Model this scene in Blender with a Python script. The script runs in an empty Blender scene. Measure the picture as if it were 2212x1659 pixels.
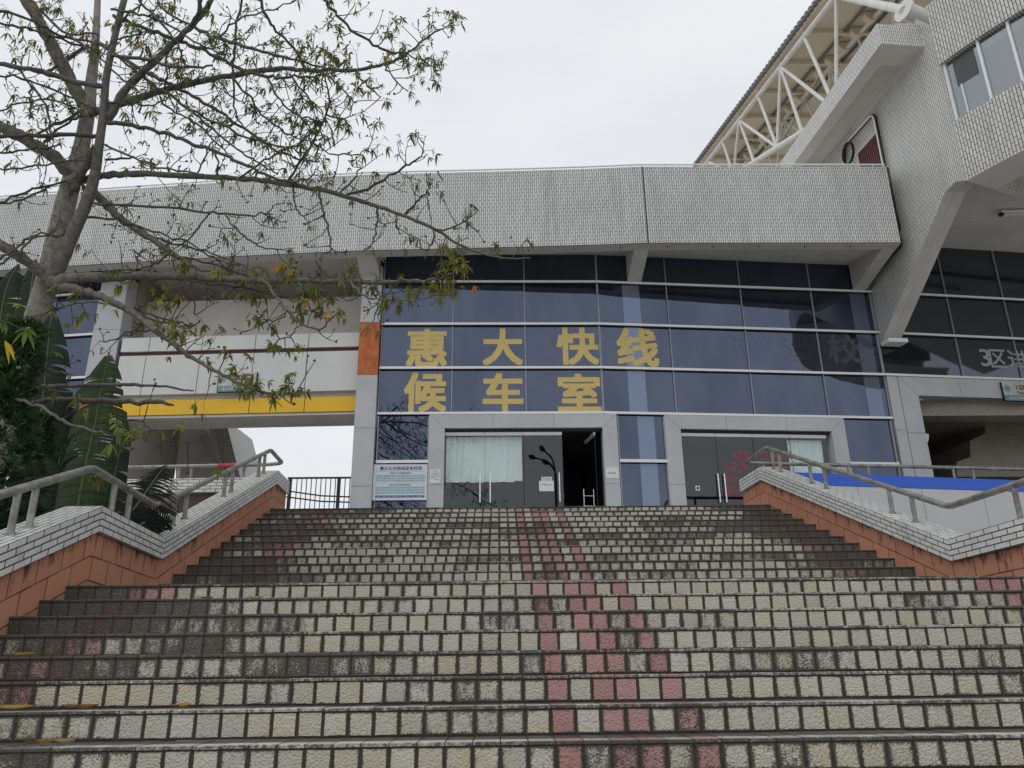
import bpy, bmesh, math, random
from mathutils import Vector, Matrix
random.seed(7)
SC = bpy.context.scene
COL = bpy.context.collection
R = math.radians
# ------------------------------------------------------------------ camera
F, PITCH, ROLL, YAW = 1600., R(18.4), R(.65), R(1.1)
PW, PH = 2212., 1659.
FW = Vector((math.sin(YAW)*math.cos(PITCH), math.cos(YAW)*math.cos(PITCH), math.sin(PITCH)))
_r0 = Vector((math.cos(YAW), -math.sin(YAW), 0)); _u0 = _r0.cross(FW)
RT = _r0*math.cos(ROLL) - _u0*math.sin(ROLL)
UP = _u0*math.cos(ROLL) + _r0*math.sin(ROLL)
cd = bpy.data.cameras.new('camera'); cam = bpy.data.objects.new('camera', cd); COL.objects.link(cam)
cd.sensor_width = 36; cd.lens = F/PW*36; cd.clip_start = .05; cd.clip_end = 3000
cam.matrix_world = Matrix(((RT.x, UP.x, -FW.x, 0), (RT.y, UP.y, -FW.y, 0), (RT.z, UP.z, -FW.z, 0), (0, 0, 0, 1)))
SC.camera = cam
# ------------------------------------------------------------------ overcast daylight
SUN_EL, SUN_AZ = R(58), R(215)
wd = bpy.data.worlds.new("World"); SC.world = wd; wd.use_nodes = True
nt = wd.node_tree; nt.nodes.clear()
N = nt.nodes.new; Lk = nt.links.new
out = N('ShaderNodeOutputWorld')
sky = N('ShaderNodeTexSky'); sky.sky_type = 'NISHITA'; sky.sun_disc = False
sky.sun_elevation = SUN_EL; sky.sun_rotation = SUN_AZ; sky.dust_density = 3
bg1 = N('ShaderNodeBackground'); bg1.inputs[1].default_value = .06; Lk(sky.outputs[0], bg1.inputs[0])
geo = N('ShaderNodeTexCoord'); noi = N('ShaderNodeTexNoise'); noi.inputs['Scale'].default_value = 2.2; noi.inputs['Detail'].default_value = 5
mp = N('ShaderNodeMapping'); mp.inputs['Scale'].default_value = (1, 1, 2.6)
Lk(geo.outputs['Generated'], mp.inputs[0]); Lk(mp.outputs[0], noi.inputs[0])
rmp = N('ShaderNodeValToRGB'); rmp.color_ramp.elements[0].position = .3; rmp.color_ramp.elements[1].position = .72
rmp.color_ramp.elements[0].color = (.775, .81, .85, 1); rmp.color_ramp.elements[1].color = (.90, .915, .935, 1)
Lk(noi.outputs[0], rmp.inputs[0])
bg2 = N('ShaderNodeBackground'); bg2.inputs[1].default_value = 1.0; Lk(rmp.outputs[0], bg2.inputs[0])
mx = N('ShaderNodeMixShader'); mx.inputs[0].default_value = .9
Lk(bg1.outputs[0], mx.inputs[1]); Lk(bg2.outputs[0], mx.inputs[2]); Lk(mx.outputs[0], out.inputs[0])
sd = bpy.data.lights.new('sun', 'SUN'); sun = bpy.data.objects.new('sun', sd); COL.objects.link(sun)
sd.energy = .6; sd.angle = R(40); sd.color = (1, .985, .96)
_s = Vector((math.sin(SUN_AZ)*math.cos(SUN_EL), math.cos(SUN_AZ)*math.cos(SUN_EL), math.sin(SUN_EL)))
sun.rotation_euler = (-_s).to_track_quat('-Z', 'Y').to_euler()
sun.location = (-20, -20, 40)
SC.view_settings.view_transform = 'Standard'; SC.view_settings.look = 'None'
SC.view_settings.exposure = .07; SC.view_settings.gamma = 1
SC.render.engine = 'CYCLES'; SC.cycles.use_denoising = True; SC.cycles.max_bounces = 8
SC.cycles.transparent_max_bounces = 24

# ------------------------------------------------------------------ helpers
def ray(x, y): return FW + RT*((x-PW/2)/F) - UP*((y-PH/2)/F)
def atY(x, y, Y): r = ray(x, y); return r*(Y/r.y)
def atZ(x, y, Z): r = ray(x, y); return r*(Z/r.z)
def onplane(x, y, p, n): r = ray(x, y); return r*(Vector(p).dot(n)/r.dot(n))

class MB:
    def __init__(s): s.v = []; s.f = []; s.uv = []; s.mi = []; s.sm = []; s.col = []
    def face(s, pts, uv=None, m=0, smooth=False, col=(1, 1, 1, 1)):
        b = len(s.v); s.v += [Vector(p) for p in pts]; s.f.append(list(range(b, b+len(pts))))
        if uv is None: uv = autouv(pts)
        s.uv.append(uv); s.mi.append(m); s.sm.append(smooth); s.col.append(col)
    def quad(s, a, b, c, d, **k): s.face((a, b, c, d), **k)
    def box(s, x0, x1, y0, y1, z0, z1, M=None, m=0, col=(1, 1, 1, 1)):
        p = [Vector((x, y, z)) for z in (z0, z1) for y in (y0, y1) for x in (x0, x1)]
        if M: p = [M @ q for q in p]
        for a in ((0, 1, 5, 4), (1, 3, 7, 5), (3, 2, 6, 7), (2, 0, 4, 6), (4, 5, 7, 6), (2, 3, 1, 0)):
            s.face([p[i] for i in a], m=m, col=col)
    def prism(s, poly, ext, m=0):
        ext = Vector(ext); poly = [Vector(p) for p in poly]; n = len(poly)
        top = [p+ext for p in poly]
        s.face(poly[::-1], m=m); s.face(top, m=m)
        for i in range(n): s.face((poly[i], poly[(i+1) % n], top[(i+1) % n], top[i]), m=m)
    def tube(s, pts, rad, n=10, cap=True, m=0, col=(1, 1, 1, 1)):
        pts = [Vector(p) for p in pts]
        if not hasattr(rad, '__len__'): rad = [rad]*len(pts)
        rings = []; up = None; L = 0; Ls = []
        for i, p in enumerate(pts):
            t = (pts[min(i+1, len(pts)-1)] - pts[max(i-1, 0)])
            if t.length < 1e-9: t = Vector((0, 0, 1))
            t.normalize()
            if up is None:
                up = Vector((0, 0, 1)) if abs(t.z) < .9 else Vector((1, 0, 0))
            a = t.cross(up); a.normalize(); b = a.cross(t); up = b
            k = 1
            if 0 < i < len(pts)-1:
                d0 = (pts[i]-pts[i-1]).normalized(); d1 = (pts[i+1]-pts[i]).normalized()
                k = 1/max(.6, math.cos(d0.angle(d1, 0)/2))
            rings.append([p + (a*math.cos(2*math.pi*j/n) + b*math.sin(2*math.pi*j/n))*rad[i]*(k if n > 8 else 1) for j in range(n)])
            if i: L += (p-pts[i-1]).length
            Ls.append(L)
        base = len(s.v)
        for r in rings: s.v += r
        for i in range(len(pts)-1):
            for j in range(n):
                j2 = (j+1) % n
                s.f.append([base+i*n+j, base+i*n+j2, base+(i+1)*n+j2, base+(i+1)*n+j])
                c = 2*math.pi*max(rad[i], rad[i+1], 1e-4)
                s.uv.append([(j/n*c, Ls[i]), ((j+1)/n*c, Ls[i]), ((j+1)/n*c, Ls[i+1]), (j/n*c, Ls[i+1])])
                s.mi.append(m); s.sm.append(True); s.col.append(col)
        if cap:
            s.face(rings[0][::-1], m=m, col=col); s.face(rings[-1], m=m, col=col)
    def build(s, name, mats, parent=None, weld=False):
        me = bpy.data.meshes.new(name)
        me.from_pydata([tuple(v) for v in s.v], [], s.f)
        if not isinstance(mats, (list, tuple)): mats = [mats]
        for x in mats: me.materials.append(x)
        ul = me.uv_layers.new(name='UVMap'); ca = me.color_attributes.new('Col', 'FLOAT_COLOR', 'CORNER')
        fu = []; fc = []
        for f, uv, c in zip(s.f, s.uv, s.col):
            for q in uv: fu += [q[0], q[1]]
            if c and hasattr(c[0], '__len__'):
                for q in c: fc += list(q)
            else: fc += list(c)*len(f)
        me.uv_layers['UVMap'].data.foreach_set('uv', fu); me.color_attributes['Col'].data.foreach_set('color', fc)
        me.polygons.foreach_set('material_index', s.mi); me.polygons.foreach_set('use_smooth', s.sm)
        me.validate(); me.update()
        o = bpy.data.objects.new(name, me); COL.objects.link(o)
        if parent: o.parent = parent
        return o

def autouv(pts):
    p = [Vector(q) for q in pts]
    n = Vector((0, 0, 0))
    for i in range(len(p)):
        a, b = p[i], p[(i+1) % len(p)]
        n += Vector(((a.y-b.y)*(a.z+b.z), (a.z-b.z)*(a.x+b.x), (a.x-b.x)*(a.y+b.y)))
    if n.length < 1e-12: return [(0, 0)]*len(p)
    n.normalize()
    if abs(n.z) > .8: return [(q.x, q.y) for q in p]
    t = Vector((-n.y, n.x, 0)).normalized()
    if t.x < -.3 or (abs(t.x) <= .3 and t.y < 0): t = -t
    return [(q.dot(t), q.z) for q in p]

def tag(o, label, cat, group=None, kind=None):
    if label: o['label'] = label
    if cat: o['category'] = cat
    if group: o['group'] = group
    if kind: o['kind'] = kind
    return o
def thing(name, label, cat, loc=(0, 0, 0), group=None):
    o = bpy.data.objects.new(name, None); COL.objects.link(o); o.empty_display_size = .2
    return tag(o, label, cat, group)
def rest(o):
    """put the thing's empty at its own base without moving its parts"""
    lo = [1e9]*3; hi = [-1e9]*3
    for c in o.children_recursive:
        if c.type == 'MESH':
            for v in c.data.vertices:
                for k in range(3): lo[k] = min(lo[k], v.co[k]); hi[k] = max(hi[k], v.co[k])
    b = Vector(((lo[0]+hi[0])/2, (lo[1]+hi[1])/2, lo[2])); o.location = b
    done = set()
    for c in o.children_recursive:
        if c.type == 'MESH' and c.data.name not in done:
            c.data.transform(Matrix.Translation(-b)); done.add(c.data.name)
def crom(P, n=6):
    """smooth resample of tuples"""
    o = []; m = len(P)
    for i in range(m-1):
        a, b, c, d = P[max(i-1, 0)], P[i], P[i+1], P[min(i+2, m-1)]
        for k in range(n):
            t = k/n
            o.append(tuple(.5*((2*q1)+(-q0+q2)*t+(2*q0-5*q1+4*q2-q3)*t*t+(-q0+3*q1-3*q2+q3)*t**3) for q0, q1, q2, q3 in zip(a, b, c, d)))
    o.append(P[-1]); return o

# ------------------------------------------------------------------ materials
class NT:
    def __init__(s, name):
        s.m = bpy.data.materials.new(name); s.m.use_nodes = True; s.t = s.m.node_tree
        s.b = s.t.nodes['Principled BSDF']; s.o = s.t.nodes['Material Output']
    def n(s, t, **k):
        q = s.t.nodes.new('ShaderNode'+t)
        for a, v in k.items(): setattr(q, a, v)
        return q
    def l(s, a, b): s.t.links.new(a, b)
    def uv(s, sc=(1, 1, 1), rot=0):
        c = s.n('TexCoord'); mp = s.n('Mapping'); mp.inputs['Scale'].default_value = sc; mp.inputs['Rotation'].default_value = (0, 0, rot)
        s.l(c.outputs['UV'], mp.inputs[0]); return mp.outputs[0]
    def pos(s, sc=(1, 1, 1)):
        c = s.n('NewGeometry'); mp = s.n('Mapping'); mp.inputs['Scale'].default_value = sc
        s.l(c.outputs['Position'], mp.inputs[0]); return mp.outputs[0]
    def noise(s, vec, scale, detail=4, rough=.55):
        q = s.n('TexNoise'); q.inputs['Scale'].default_value = scale; q.inputs['Detail'].default_value = detail; q.inputs['Roughness'].default_value = rough
        s.l(vec, q.inputs['Vector']); return q.outputs['Fac']
    def ramp(s, fac, *st):
        q = s.n('ValToRGB'); e = q.color_ramp.elements
        while len(e) < len(st): e.new(.5)
        for x, (p, c) in zip(e, st):
            x.position = p; x.color = (c, c, c, 1) if not hasattr(c, '__len__') else (*c, 1)
        s.l(fac, q.inputs[0]); return q.outputs[0]
    def mix(s, fac, a, b, mode='MIX'):
        q = s.n('MixRGB', blend_type=mode)
        for i, v in zip((0, 1, 2), (fac, a, b)):
            if hasattr(v, 'is_output'): s.l(v, q.inputs[i])
            elif hasattr(v, '__len__'): q.inputs[i].default_value = (*v, 1)
            else: q.inputs[i].default_value = v if i == 0 else (v, v, v, 1)
        return q.outputs[0]
    def math(s, op, a, b=0, c=None, clamp=False):
        q = s.n('Math', operation=op, use_clamp=clamp)
        for i, v in enumerate((a, b, c)):
            if v is None: continue
            if hasattr(v, 'is_output'): s.l(v, q.inputs[i])
            else: q.inputs[i].default_value = v
        return q.outputs[0]
    def set(s, **k):
        for a, v in k.items():
            i = s.b.inputs[a.replace('_', ' ')]
            if hasattr(v, 'is_output'): s.l(v, i)
            elif hasattr(v, '__len__'): i.default_value = (*v, 1)
            else: i.default_value = v
        return s
    def bump(s, h, strength=.3, dist=.01):
        q = s.n('Bump'); q.inputs['Strength'].default_value = strength; q.inputs['Distance'].default_value = dist
        s.l(h, q.inputs['Height']); s.l(q.outputs[0], s.b.inputs['Normal']); return s

def plain(name, c, rough=.6, var=.12, scale=3., metal=0, bump=0):
    t = NT(name); p = t.pos()
    f = t.noise(p, scale, 6, .6)
    lo = tuple(x*(1-var) for x in c); hi = tuple(min(1, x*(1+var)) for x in c)
    t.set(Base_Color=t.ramp(f, (.3, lo), (.7, hi)), Roughness=rough, Metallic=metal)
    if bump: t.bump(t.noise(p, scale*25, 4), bump, .004)
    return t.m
def bricks(name, c1, c2, mort, bw, rh, ms, rot=0, rough=.35, stain=.35, stainc=(.06, .06, .055), streak=True, warm=0):
    t = NT(name); uv = t.uv(rot=rot)
    q = t.n('TexBrick'); q.offset = .5; q.inputs['Scale'].default_value = 1
    q.inputs['Brick Width'].default_value = bw; q.inputs['Row Height'].default_value = rh; q.inputs['Mortar Size'].default_value = ms
    q.inputs['Mortar Smooth'].default_value = .15; q.inputs['Bias'].default_value = 0
    for i, c in ((1, c1), (2, c2), (3, mort)): q.inputs[i].default_value = (*c, 1)
    t.l(uv, q.inputs['Vector'])
    p = t.pos((1.2, 1.2, .10) if streak else (1, 1, 1))
    s1 = t.ramp(t.noise(p, 2.6, 8, .68), (.45, 0), (.74, 1))
    s2 = t.ramp(t.noise(t.pos(), .55, 4), (.4, 0), (.8, 1))
    sm = t.math('MULTIPLY', t.math('MAXIMUM', s1, t.math('MULTIPLY', s2, .7)), stain)
    col = t.mix(sm, q.outputs['Color'], stainc)
    t.set(Base_Color=col, Roughness=rough)
    t.bump(t.math('SUBTRACT', 1, q.outputs['Fac']), .5, .004)
    return t.m

M = {}
M['fascia'] = bricks('vertical white facade tile', (.68, .68, .665), (.59, .59, .58), (.022, .022, .021), .19, .0515, .0062, rot=R(90), stain=.34)
M['fintile'] = bricks('white fin tile', (.70, .695, .67), (.61, .61, .59), (.03, .03, .028), .19, .054, .0062, rot=R(90), stain=.30, stainc=(.25, .23, .18))
M['drumtile'] = bricks('white drum tile', (.68, .67, .63), (.58, .575, .54), (.05, .05, .046), .2, .066, .0085, rot=R(90), stain=.38, stainc=(.2, .18, .13))
M['coping'] = bricks('white coping tile', (.80, .80, .78), (.71, .71, .70), (.045, .045, .042), .225, .0625, .0068, stain=.34, stainc=(.09, .085, .075), streak=False)
M['innertile'] = bricks('small interior tile', (.38, .34, .275), (.34, .305, .25), (.24, .21, .17), .2, .06, .006, stain=.25)
def terracotta():
    t = NT('terracotta wall tile'); uv = t.uv()
    q = t.n('TexBrick'); q.offset = .5
    for k, v in (('Scale', 1), ('Brick Width', .36), ('Row Height', .225), ('Mortar Size', .009), ('Mortar Smooth', .3)): q.inputs[k].default_value = v
    for i, c in ((1, (.54, .24, .145)), (2, (.46, .20, .122)), (3, (.06, .035, .025))): q.inputs[i].default_value = (*c, 1)
    t.l(uv, q.inputs['Vector'])
    n1 = t.noise(t.pos(), 5, 8, .65)
    c = t.mix(t.ramp(n1, (.35, 0), (.7, .45)), q.outputs['Color'], (.58, .29, .19))
    # mould that hangs below the coping and along the foot
    v = t.n('SeparateXYZ'); t.l(uv, v.inputs[0])
    d = t.math('MULTIPLY', t.math('ADD', v.outputs[1], 0), -3.2)           # 0 at the top, grows downwards
    h = t.noise(t.pos((3, 3, .9)), 3.0, 8, .7)
    m = t.ramp(t.math('SUBTRACT', h, t.math('MULTIPLY', d, .22)), (.455, 0), (.57, .92))
    c = t.mix(m, c, (.035, .03, .024))
    h2 = t.ramp(t.noise(t.pos(), 9, 8, .7), (.62, 0), (.72, .7))
    c = t.mix(h2, c, (.07, .05, .04))
    t.set(Base_Color=c, Roughness=.75)
    t.bump(t.mix(.35, t.math('SUBTRACT', 1, q.outputs['Fac']), t.noise(t.pos(), 30, 5)), .5, .006)
    return t.m
M['terracotta'] = terracotta()
def stairtile():
    t = NT('mouldy step tile'); a = t.n('VertexColor', layer_name='Col'); sp = t.n('SeparateColor'); t.l(a.outputs[0], sp.inputs[0])
    pink, mould, rnd = sp.outputs[0], sp.outputs[1], sp.outputs[2]
    p = t.pos()
    cream = t.mix(rnd, (.47, .45, .375), (.60, .575, .485))
    y = t.ramp(t.noise(p, 3.1, 4), (.45, 0), (.7, .6))
    cream = t.mix(y, cream, (.55, .45, .28))
    pk = t.mix(rnd, (.42, .225, .205), (.51, .30, .275))
    base = t.mix(pink, cream, pk)
    uv = t.uv(); sx = t.n('SeparateXYZ'); t.l(uv, sx.inputs[0])
    ex = t.math('ABSOLUTE', t.math('SUBTRACT', sx.outputs[0], .5)); ey = t.math('ABSOLUTE', t.math('SUBTRACT', sx.outputs[1], .5))
    e = t.math('POWER', t.math('MULTIPLY', t.math('MAXIMUM', ex, ey), 2), 7.0)
    n1 = t.noise(p, 150, 3, .6); n2 = t.noise(t.pos((1, 1, .5)), 42, 7, .74); n0 = t.noise(t.pos((1, 1, .7)), 2.6, 5, .62)
    # fine pits + patches, pushed up by the tile's own mould level and its rim
    lev = t.math('ADD', t.math('ADD', t.math('MULTIPLY', n1, .62), t.math('MULTIPLY', n2, .5)), t.math('MULTIPLY', n0, .62))
    lev = t.math('ADD', lev, t.math('MULTIPLY', e, .30))
    lev = t.math('ADD', lev, t.math('MULTIPLY', mould, .62))
    mk = t.ramp(t.math('SUBTRACT', lev, .45), (.735, 0), (.845, .90))
    n3 = t.ramp(t.noise(p, 55, 5, .7), (.32, (.022, .021, .017)), (.58, (.06, .056, .046)), (.78, (.15, .145, .12)))
    col = t.mix(mk, base, n3)
    t.set(Base_Color=col, Roughness=.62)
    hh = t.math('ADD', t.math('MULTIPLY', n1, .3), t.noise(p, 75, 2, .4))
    t.bump(hh, 1.0, .012)
    return t.m
M['stairtile'] = stairtile()
def grout():
    t = NT('dark mossy grout'); p = t.pos()
    c = t.ramp(t.noise(p, 26, 6, .7), (.3, (.03, .027, .02)), (.55, (.055, .048, .036)), (.8, (.10, .09, .07)))
    t.set(Base_Color=c, Roughness=.85); t.bump(t.noise(p, 130, 4), .5, .004); return t.m
M['grout'] = grout()
def treadm():
    t = NT('worn tread edge tile'); a = t.n('VertexColor', layer_name='Col'); sp = t.n('SeparateColor'); t.l(a.outputs[0], sp.inputs[0])
    p = t.pos()
    base = t.mix(sp.outputs[0], t.mix(sp.outputs[2], (.40, .39, .35), (.52, .50, .45)), (.40, .22, .19))
    lev = t.math('ADD', t.math('MULTIPLY', t.noise(p, 40, 6, .7), .9), t.math('MULTIPLY', sp.outputs[1], .45))
    mk = t.ramp(lev, (.60, 0), (.78, .93))
    t.set(Base_Color=t.mix(mk, base, (.05, .046, .038)), Roughness=.62); t.bump(t.noise(p, 120, 3), .35, .003); return t.m
M['tread'] = treadm()
def paintedpipe():
    t = NT('weathered galvanised pipe'); p = t.pos()
    c = t.ramp(t.noise(p, 6, 8, .65), (.32, (.17, .16, .14)), (.5, (.29, .285, .27)), (.7, (.40, .40, .385)))
    d = t.ramp(t.noise(p, 28, 6, .75), (.52, 0), (.68, .75)); c = t.mix(d, c, (.09, .08, .065))
    r = t.ramp(t.noise(t.pos((1, 1, 1)), 2.3, 8, .72), (.56, 0), (.67, .85)); c = t.mix(r, c, (.20, .105, .035))
    t.set(Base_Color=c, Roughness=.5, Metallic=.35); t.bump(t.noise(p, 60, 5), .25, .003); return t.m
M['pipe'] = paintedpipe()
M['redpaint'] = plain('flaking red paint', (.42, .04, .045), .5, .3, 30)
M['alu'] = plain('grey aluminium cladding', (.46, .47, .48), .42, .08, 1.4)
M['alu_dirty'] = plain('weathered grey cladding', (.42, .425, .425), .5, .14, 2.2)
M['alu_white'] = plain('white aluminium lintel panel', (.60, .60, .59), .42, .06, 1.2)
M['frame'] = plain('white aluminium transom', (.76, .77, .77), .38, .05, 6)
M['mull'] = plain('slim grey mullion', (.36, .38, .42), .4, .1, 8)
M['yellow'] = plain('yellow aluminium band', (.78, .46, .012), .4, .05, 1.2)
M['maroon'] = plain('maroon recess', (.075, .022, .02), .5, .1, 2)
M['dark'] = plain('dark recess', (.03, .03, .03), .8, .1, 2)
M['joint'] = plain('black sealant joint', (.015, .015, .015), .6, .1, 2)
M['conc'] = plain('painted concrete soffit', (.60, .58, .54), .75, .10, 1.1, bump=.1)
M['conc_grey'] = plain('grey painted concrete', (.52, .515, .49), .75, .12, 1.3, bump=.1)
M['white_steel'] = plain('white painted truss steel', (.66, .65, .61), .45, .1, 2)
M['deck'] = plain('beige roof deck underside', (.66, .57, .43), .6, .12, .7)
M['deck_dark'] = plain('grey roof sheet edge', (.14, .14, .135), .6, .2, 4)
M['blue'] = plain('blue aluminium stripe', (.014, .10, .56), .4, .05, 1)
M['panel'] = plain('pale grey wall panel', (.48, .485, .50), .42, .05, 1)
M['steel'] = plain('polished steel handle', (.75, .75, .75), .18, .04, 10, metal=1)
M['white'] = plain('white door rail', (.75, .76, .76), .35, .05, 8)
M['blackmetal'] = plain('black painted steel', (.018, .017, .018), .45, .2, 8)
M['paper'] = plain('paper sheet', (.70, .71, .72), .8, .06, 9)
M['gold'] = plain('ochre lettering film', (.60, .455, .15), .5, .06, 4)
M['louver'] = plain('dark red louvre', (.10, .03, .025), .55, .2, 6)
def rust():
    t = NT('rusty orange panel'); p = t.pos((1, 1, .7))
    c = t.ramp(t.noise(p, 5, 8, .7), (.3, (.22, .05, .012)), (.5, (.44, .11, .022)), (.75, (.56, .19, .05)))
    t.set(Base_Color=c, Roughness=.6); return t.m
M['rust'] = rust()
M['orange'] = plain('orange cladding panel', (.55, .17, .03), .45, .08, 2)
def blueglass():
    t = NT('blue reflective glass'); p = t.pos()
    n = t.noise(t.pos((1, 1, .35)), 1.3, 6, .6)
    dif = t.n('BsdfDiffuse'); t.l(t.ramp(n, (.35, (.006, .0065, .008)), (.75, (.013, .014, .017))), dif.inputs[0])
    sp = t.ramp(t.noise(p, 42, 2, .5), (.80, 0), (.83, 1)); 
    gl = t.n('BsdfGlossy'); gl.inputs['Roughness'].default_value = .012
    t.l(t.ramp(n, (.3, (.080, .097, .139)), (.8, (.108, .126, .174))), gl.inputs[0])
    bp = t.n('Bump'); bp.inputs['Strength'].default_value = .05; bp.inputs['Distance'].default_value = .05; t.l(t.noise(p, 1.1, 2), bp.inputs['Height']); t.l(bp.outputs[0], gl.inputs['Normal'])
    ad = t.n('AddShader'); t.l(dif.outputs[0], ad.inputs[0]); t.l(gl.outputs[0], ad.inputs[1])
    d2 = t.n('BsdfDiffuse'); d2.inputs[0].default_value = (.4, .42, .45, 1)
    mx = t.n('MixShader'); t.l(t.math('MULTIPLY', sp, .5), mx.inputs[0]); t.l(ad.outputs[0], mx.inputs[1]); t.l(d2.outputs[0], mx.inputs[2])
    t.l(mx.outputs[0], t.o.inputs[0]); return t.m
M['glass'] = blueglass()

def paleglass(k=.62):
    t = NT('glass over pale column'); dif = t.n('BsdfDiffuse'); dif.inputs[0].default_value = (.19*k, .23*k, .29*k, 1)
    gl = t.n('BsdfGlossy'); gl.inputs['Roughness'].default_value = .012; gl.inputs[0].default_value = (.10, .12, .18, 1)
    ad = t.n('AddShader'); t.l(dif.outputs[0], ad.inputs[0]); t.l(gl.outputs[0], ad.inputs[1]); t.l(ad.outputs[0], t.o.inputs[0]); return t.m
M['paleglass'] = paleglass(); M['paleglass_dim'] = paleglass(.4)

def clearglass(name, tint, refl):
    t = NT(name); tr = t.n('BsdfTransparent'); tr.inputs[0].default_value = (*tint, 1)
    gl = t.n('BsdfGlossy'); gl.inputs['Roughness'].default_value = .006; gl.inputs[0].default_value = (.9, .97, 1, 1)
    lw = t.n('LayerWeight'); lw.inputs[0].default_value = .35
    f = t.math('ADD', t.math('MULTIPLY', lw.outputs['Fresnel'], .5), refl, clamp=True)
    mx = t.n('MixShader'); t.l(f, mx.inputs[0]); t.l(tr.outputs[0], mx.inputs[1]); t.l(gl.outputs[0], mx.inputs[2]); t.l(mx.outputs[0], t.o.inputs[0]); return t.m
M['doorglass'] = clearglass('clear door glass', (.95, .985, .975), .06)
M['winglass'] = clearglass('grey window glass', (.45, .5, .52), .28)
def cloth():
    t = NT('pale curtain cloth'); c = t.ramp(t.noise(t.pos(), 2, 3), (.3, (.80, .89, .88)), (.7, (.86, .93, .92)))
    t.set(Base_Color=c, Roughness=.9); return t.m
M['curtain'] = cloth()
def ground():
    t = NT('grey paving'); p = t.pos()
    c = t.ramp(t.noise(p, 1.2, 8, .65), (.3, (.34, .33, .31)), (.7, (.46, .45, .43)))
    t.set(Base_Color=c, Roughness=.85); t.bump(t.noise(p, 40, 5), .3, .01); return t.m
M['ground'] = ground()
def bark():
    t = NT('grey bark'); p = t.pos(); a = t.n('VertexColor', layer_name='Col')
    c = t.ramp(t.noise(p, 14, 8, .7), (.3, (.055, .050, .043)), (.5, (.105, .097, .085)), (.72, (.17, .16, .145)))
    w = t.ramp(t.noise(p, 70, 2, .5), (.66, 0), (.7, .75)); c = t.mix(w, c, (.30, .29, .26))
    c = t.mix(1, c, a.outputs[0], 'MULTIPLY')
    t.set(Base_Color=c, Roughness=.85); t.bump(t.noise(t.pos((1, 1, 2.5)), 45, 6, .7), .6, .012); return t.m
M['bark'] = bark()
def leafm(name, trans=.45, rough=.5):
    t = NT(name); a = t.n('VertexColor', layer_name='Col')
    c = t.mix(t.ramp(t.noise(t.pos(), 25, 3), (.3, 0), (.75, .5)), a.outputs[0], t.mix(1, a.outputs[0], (.55, .6, .5), 'MULTIPLY'))
    t.set(Base_Color=c, Roughness=rough)
    tr = t.n('BsdfTranslucent'); t.l(t.mix(1, c, (1.25, 1.3, .7), 'MULTIPLY'), tr.inputs[0])
    mx = t.n('MixShader'); mx.inputs[0].default_value = trans
    t.l(t.b.outputs[0], mx.inputs[1]); t.l(tr.outputs[0], mx.inputs[2]); t.l(mx.outputs[0], t.o.inputs[0]); return t.m
M['leaf'] = leafm('thin tree leaf', .42)
M['needle'] = leafm('scale foliage', .15, .7)
def banana():
    t = NT('dark banana leaf'); uv = t.uv(); a = t.n('VertexColor', layer_name='Col')
    sx = t.n('SeparateXYZ'); t.l(uv, sx.inputs[0])
    wv = t.n('TexWave'); wv.wave_type = 'BANDS'; wv.bands_direction = 'Y'; wv.inputs['Scale'].default_value = 14; wv.inputs['Distortion'].default_value = 2.5; wv.inputs['Detail'].default_value = 3
    t.l(uv, wv.inputs['Vector'])
    c = t.mix(t.math('MULTIPLY', wv.outputs['Fac'], .7), a.outputs[0], t.mix(1, a.outputs[0], (.4, .45, .45), 'MULTIPLY'))
    t.set(Base_Color=c, Roughness=.6, Specular_IOR_Level=.2); t.bump(wv.outputs['Fac'], .4, .01)
    tr = t.n('BsdfTranslucent'); t.l(c, tr.inputs[0]); mx = t.n('MixShader'); mx.inputs[0].default_value = .2
    t.l(t.b.outputs[0], mx.inputs[1]); t.l(tr.outputs[0], mx.inputs[2]); t.l(mx.outputs[0], t.o.inputs[0]); return t.m
M['banana'] = banana()
M['ink_blue'] = plain('blue ink', (.012, .05, .28), .7, .05, 4)
M['ink_dark'] = plain('dark ink', (.11, .15, .20), .7, .05, 4)
M['ink_brown'] = plain('brown ink', (.11, .05, .04), .7, .05, 4)
M['ink_black'] = plain('black ink', (.01, .01, .012), .7, .05, 4)
M['ink_red'] = plain('red film lettering', (.42, .06, .10), .6, .08, 4)
M['ink_white'] = plain('white film lettering', (.34, .34, .35), .6, .08, 4)
M['ink_paper'] = plain('white ink', (.7, .72, .75), .6, .05, 4)
M['cyan'] = plain('pale cyan print', (.44, .60, .66), .7, .04, 4)
M['boardwhite'] = plain('glossy white board', (.62, .64, .69), .35, .03, 4)
M['teal'] = plain('grey teal band', (.15, .24, .27), .5, .06, 5)
M['cream'] = plain('cream sign face', (.48, .46, .38), .5, .05, 5)
M['logo_pale'] = plain('pale emblem disc', (.52, .55, .50), .5, .05, 5)
M['logo_blue'] = plain('soft blue emblem', (.13, .25, .34), .5, .05, 5)
def residue(name, d, g):
    t = NT(name); a = t.n('BsdfDiffuse'); b = t.n('BsdfGlossy'); b.inputs['Roughness'].default_value = .03
    t.l(t.ramp(t.noise(t.pos(), 9, 5, .7), (.35, tuple(x*.5 for x in d)), (.65, d)), a.inputs[0]); b.inputs[0].default_value = (*g, 1)
    q = t.n('AddShader'); t.l(a.outputs[0], q.inputs[0]); t.l(b.outputs[0], q.inputs[1]); t.l(q.outputs[0], t.o.inputs[0]); return t.m
M['ghost_dark'] = residue('old letter residue', (.010, .011, .014), (.094, .112, .160))
M['ghost_light'] = residue('pale letter residue', (.07, .07, .07), (.08, .095, .14))
M['darkglass'] = residue('dark neutral glass', (.009, .009, .009), (.10, .110, .130))  # more neutral tint than the blue glass, for the far right wall
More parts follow.
